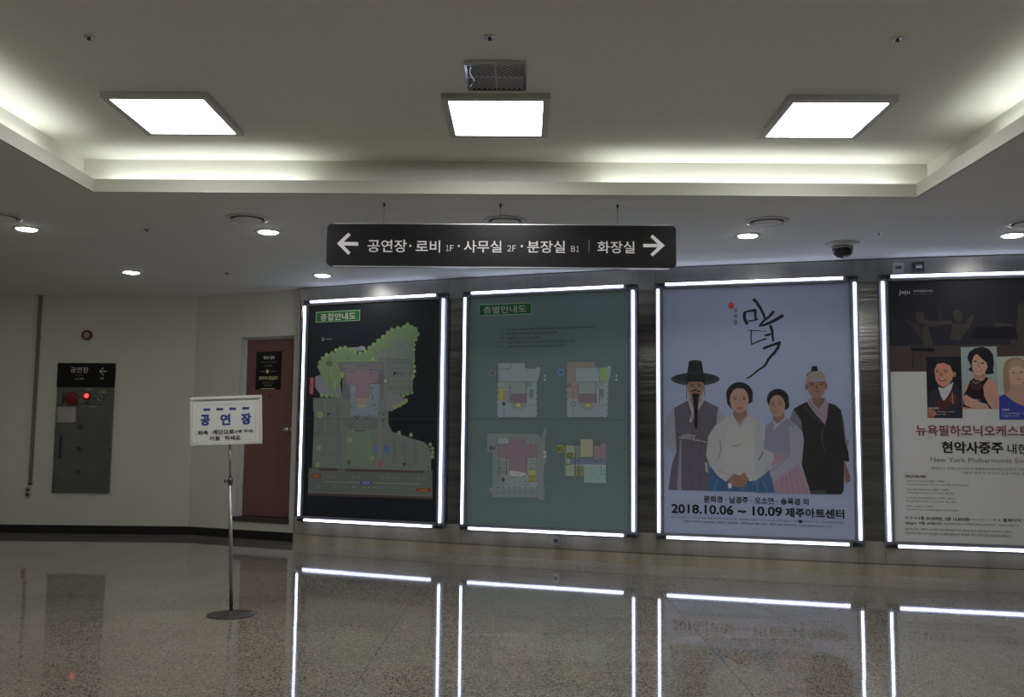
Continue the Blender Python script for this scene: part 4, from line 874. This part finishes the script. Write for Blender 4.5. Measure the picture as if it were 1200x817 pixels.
# ================================================================== FIRE HYDRANT CABINET + SIGN ABOVE
YW = 13.08
cab = empty('fire_hydrant_cabinet', (-6.11, YW, .557)); tag(cab, 'grey steel fire hydrant cabinet with red alarm parts set on the white wall', 'cabinet')
cw, cz0, cz1, cz2 = .398, .557, 2.016, 2.352
def CB(x0, x1, y0, y1, z0, z1, bev=.003): return bbox(x0, x1, y0, y1, z0-cz0, z1-cz0, bev, seg=1)
link('body', CB(-cw, cw, -.03, -.0006, cz0, cz1), M['cabinet'], cab)
zs = 1.775
dr = link('door', CB(-cw+.008, cw-.008, -.040, -.0302, cz0+.008, zs-.004), M['cabinet'], cab)
link('top_panel', CB(-cw+.008, cw-.008, -.038, -.0302, zs+.004, cz1-.004), M['cabinet'], cab)
bm = bmesh.new(); box(bm, -.315, -.290, -.055, -.0405, 1.02-cz0, 1.34-cz0); bmesh.ops.bevel(bm, geom=bm.edges[:], offset=.005, segments=2, affect='EDGES'); link('handle', bm, M['darkmetal'], dr)
RX = Matrix.Rotation(math.pi/2, 4, 'X')
def disc(name, x, z, prof, m, par=cab, n=28, y=-.0385):
    bm = bmesh.new(); lathe(bm, prof, n=n, T=Matrix.Translation((x, y, z-cz0)) @ RX); return link(name, bm, m, par, True)
disc('alarm_bell', -.178, 1.858, [(.09, 0), (.092, .02), (.08, .034), (.05, .04), (0, .042)], M['red'])
disc('indicator_lamp', .03, 1.895, [(.034, 0), (.034, .02), (.024, .038), (0, .044)], M['redglow'], n=20)
disc('lamp_collar', .03, 1.895, [(.055, 0), (.055, .012), (.036, .014)], M['red'], n=20)
disc('push_button', .03, 1.80, [(.018, 0), (.018, .01), (0, .012)], M['darkmetal'], n=16)
disc('phone_jack', .228, 1.875, [(.062, 0), (.062, .01), (.05, .014), (.048, .008), (.02, .008), (.018, .02), (0, .02)], M['cabinet'])
bm = bmesh.new(); box(bm, -.31, -.292, -.046, -.0385, 1.79-cz0, 1.94-cz0); link('slot_cover', bm, M['darkmetal'], cab)
for x, z in ((.06, 1.985), (.12, 1.745)):
    bm = bmesh.new(); box(bm, x-.05, x+.05, -.044, -.0405, z-.008-cz0, z+.008-cz0); link('label_plate', bm, M['alu'], cab)
bm = bmesh.new(); box(bm, -.372, -.112, -.042, -.0405, 1.525-cz0, 1.738-cz0); link('inspection_paper', bm, M['paper'], cab)
bpy.context.view_layer.update()
a = Art((-6.11, YW-.043, 0), (1, 0, 0), (0, -1, 0), .10)
for t, z in (('소', 1.47), ('화', 1.155), ('전', .835)): a.textuv(t, -.075, z-.035, -.008, z+.035, (14, 16, 16), .03); a.build('lettering', cab)
for k in range(7): a.polyuv([(-.355, 1.70-k*.023), (-.13, 1.70-k*.023), (-.13, 1.704-k*.023), (-.355, 1.704-k*.023)], (66, 68, 64))
a.build('ruled_lines', cab)
a.textuv('소화전 점검표', -.31, 1.712, -.17, 1.73, (50, 52, 50))
a.textuv('119', .235, 1.935, .30, 1.965, (110, 104, 30), .02); a.textuv('발신기', .19, 1.935, .228, 1.95, (90, 88, 30))
a.build('lettering', cab)
s2 = empty('wall_sign', (-6.115, YW, cz1+.002)); tag(s2, 'small black wall sign with left arrow above the hydrant cabinet', 'sign')
link('board', bbox(-.408, .405, -.022, -.0006, 0, .336, .004, seg=1), M['blackgloss'], s2)
bpy.context.view_layer.update()
a = Art((-6.115, YW-.0225, 0), (1, 0, 0), (0, -1, 0), .10)
a.frame(55, 420, 10.21)
wg = (105, 108, 106)
a.text('공연장', 285, 105, 497, 172, wg, 0); a.text('Concert', 355, 195, 430, 208, (40, 42, 42)); a.text('Hall 公演場', 338, 233, 442, 254, (62, 64, 64), .01)
a.build('lettering', s2)
a.stroke([(632, 157), (718, 157)], 9, wg, cap=False); a.stroke([(682, 112), (630, 157), (680, 202)], 9, wg, cap=False); a.build('arrow', s2)
a.text('1F', 645, 228, 683, 254, (80, 82, 82))
a.build('lettering', s2)
# round siren, conduit, socket
o = empty('alarm_siren', (-6.134, YW, 2.747)); tag(o, 'small round alarm with dark red ring high on the white wall', 'alarm')
bm = bmesh.new(); lathe(bm, [(.072, 0.0006), (.072, .03), (.062, .045), (.050, .045), (.048, .02)], n=32, T=RX); link('ring', bm, M['maroon'], o, True)
bm = bmesh.new(); lathe(bm, [(.048, .0007), (.046, .026), (.032, .030), (.030, .024), (.016, .024), (.014, .045), (0, .046)], n=24, T=RX); link('grille', bm, M['beigeplastic'], o, True)
o = empty('cable_conduit', (-6.82, YW, .66)); tag(o, 'grey cable trunking running down the white wall to the outlet', 'conduit')
link('trunking', bbox(-.024, .024, -.026, -.0006, 0.02, ZL-.66-.001, .003, seg=1), M['conduit'], o); link('end_cap', bbox(-.03, .03, -.03, -.0006, 0, .0195, .003, seg=1), M['darkmetal'], o)
o = empty('power_outlet', (-6.845, YW, .555)); tag(o, 'beige power outlet at the foot of the cable trunking', 'outlet')
link('plate', bbox(-.042, .042, -.02, -.0006, -.075, .075, .006), M['beigeplastic'], o)
for z in (-.032, .032):
    bm = bmesh.new(); lathe(bm, [(.022, 0), (.022, .005), (.016, .006), (.016, .001), (0, .001)], n=18, T=Matrix.Translation((0, -.02, z)) @ RX); link('socket', bm, M['brown'], o, True)

# ================================================================== STANDING SIGN
bx, by = -2.243, 7.40
st = empty('sign_stand', (bx, by, 0)); tag(st, 'white framed notice board on a thin steel pole with round base', 'sign stand')
LEAN = math.radians(2.5)
bm = bmesh.new(); lathe(bm, [(.182, 0.0005), (.184, .004), (.176, .009), (.03, .013), (.024, .03), (.018, .034)], n=48); link('base', bm, mat('base_plate_steel', (.055, .053, .05), .35, .4, noise=.05), st, True)
TL_ = Matrix.Rotation(-LEAN, 4, 'Y')
def P3(x, y, z): return TL_ @ Vector((x, y, z))
bm = bmesh.new(); tube(bm, P3(0, 0, .012), P3(0, 0, 1.02), .0145, 16); link('pole', bm, M['poletube'], st, True)
bm = bmesh.new(); tube(bm, P3(0, 0, 1.02), P3(0, .0, 1.34), .0105, 16); link('upper_pole', bm, M['poletube'], st, True)
bm = bmesh.new(); tube(bm, P3(0, 0, 1.0), P3(0, 0, 1.05), .019, 16); link('collar', bm, M['darkmetal'], st, True)
bm = bmesh.new(); tube(bm, P3(-.019, 0, 1.027), P3(-.036, 0, 1.027), .006, 10); tube(bm, P3(-.036, 0, 1.027), P3(-.046, 0, 1.027), .013, 10); link('clamp_knob', bm, M['darkmetal'], st, True)
bw, bh, bz = .282, .192, 1.499
TB = TL_ @ Matrix.Translation((-.024, -.018, bz))
link('board', bbox(-bw+.012, bw-.012, -.004, .006, -bh+.012, bh-.012, 0, TB), mat('notice_white', (.78, .80, .76), .45, noise=.02), st)
for r in ((-bw, bw, -bh, -bh+.026), (-bw, bw, bh-.026, bh), (-bw, -bw+.026, -bh+.0262, bh-.0262), (bw-.026, bw, -bh+.0262, bh-.0262)):
    link('frame_bar', bbox(r[0], r[1], -.012, .012, r[2], r[3], .004, TB, 2), M['whiteplastic'], st)
bpy.context.view_layer.update()
class TArt(Art): pass
Wm = Matrix.Translation((bx, by, 0)) @ TB
a = Art(Wm @ Vector((0, -.0045, 0)), Wm.to_3x3() @ Vector((1, 0, 0)), Wm.to_3x3() @ Vector((0, -1, 0)), .15)
a.v = (Wm.to_3x3() @ Vector((0, 0, 1))).normalized()
def su(x): return (x-560)/965*2*bw*1.0
def sv(y): return (378-y)/652*2*bh
dkc, blu, blk = (70, 74, 70), (17, 27, 62), (14, 15, 16)
for x0, y0, x1, y1 in ((160, 160, 955, 163), (160, 642, 955, 645), (158, 160, 161, 645), (952, 160, 956, 645), (118, 108, 1000, 111)):
    a.polyuv([(su(x0), sv(y1)), (su(x1), sv(y1)), (su(x1), sv(y0)), (su(x0), sv(y0))], dkc)
a.build('border_line', st)
for x in (248, 423, 598, 773):
    q = [(x, 223), (x+35, 198), (x+35, 209), (x+100, 209), (x+100, 240), (x+35, 240), (x+35, 251)]
    a.polyuv([(su(p), sv(r)) for p, r in q], blu); a.build('arrow', st)
for t, x0, x1 in (('공', 216, 344), ('연', 484, 622), ('장', 764, 900)): a.textuv(t, su(x0), sv(438), su(x1), sv(290), blu, .07); a.build('lettering', st)
for t, x0, y0, x1, y1, b in (('좌측', 178, 503, 320, 562, .045), ('계단으로', 376, 496, 668, 560, .04), ('(1층 무대)', 676, 506, 924, 552, .03), ('이동', 340, 578, 480, 640, .04), ('하세요', 540, 578, 752, 640, .04)):
    a.textuv(t, su(x0), sv(y1), su(x1), sv(y0), blk, b)
a.build('lettering', st)
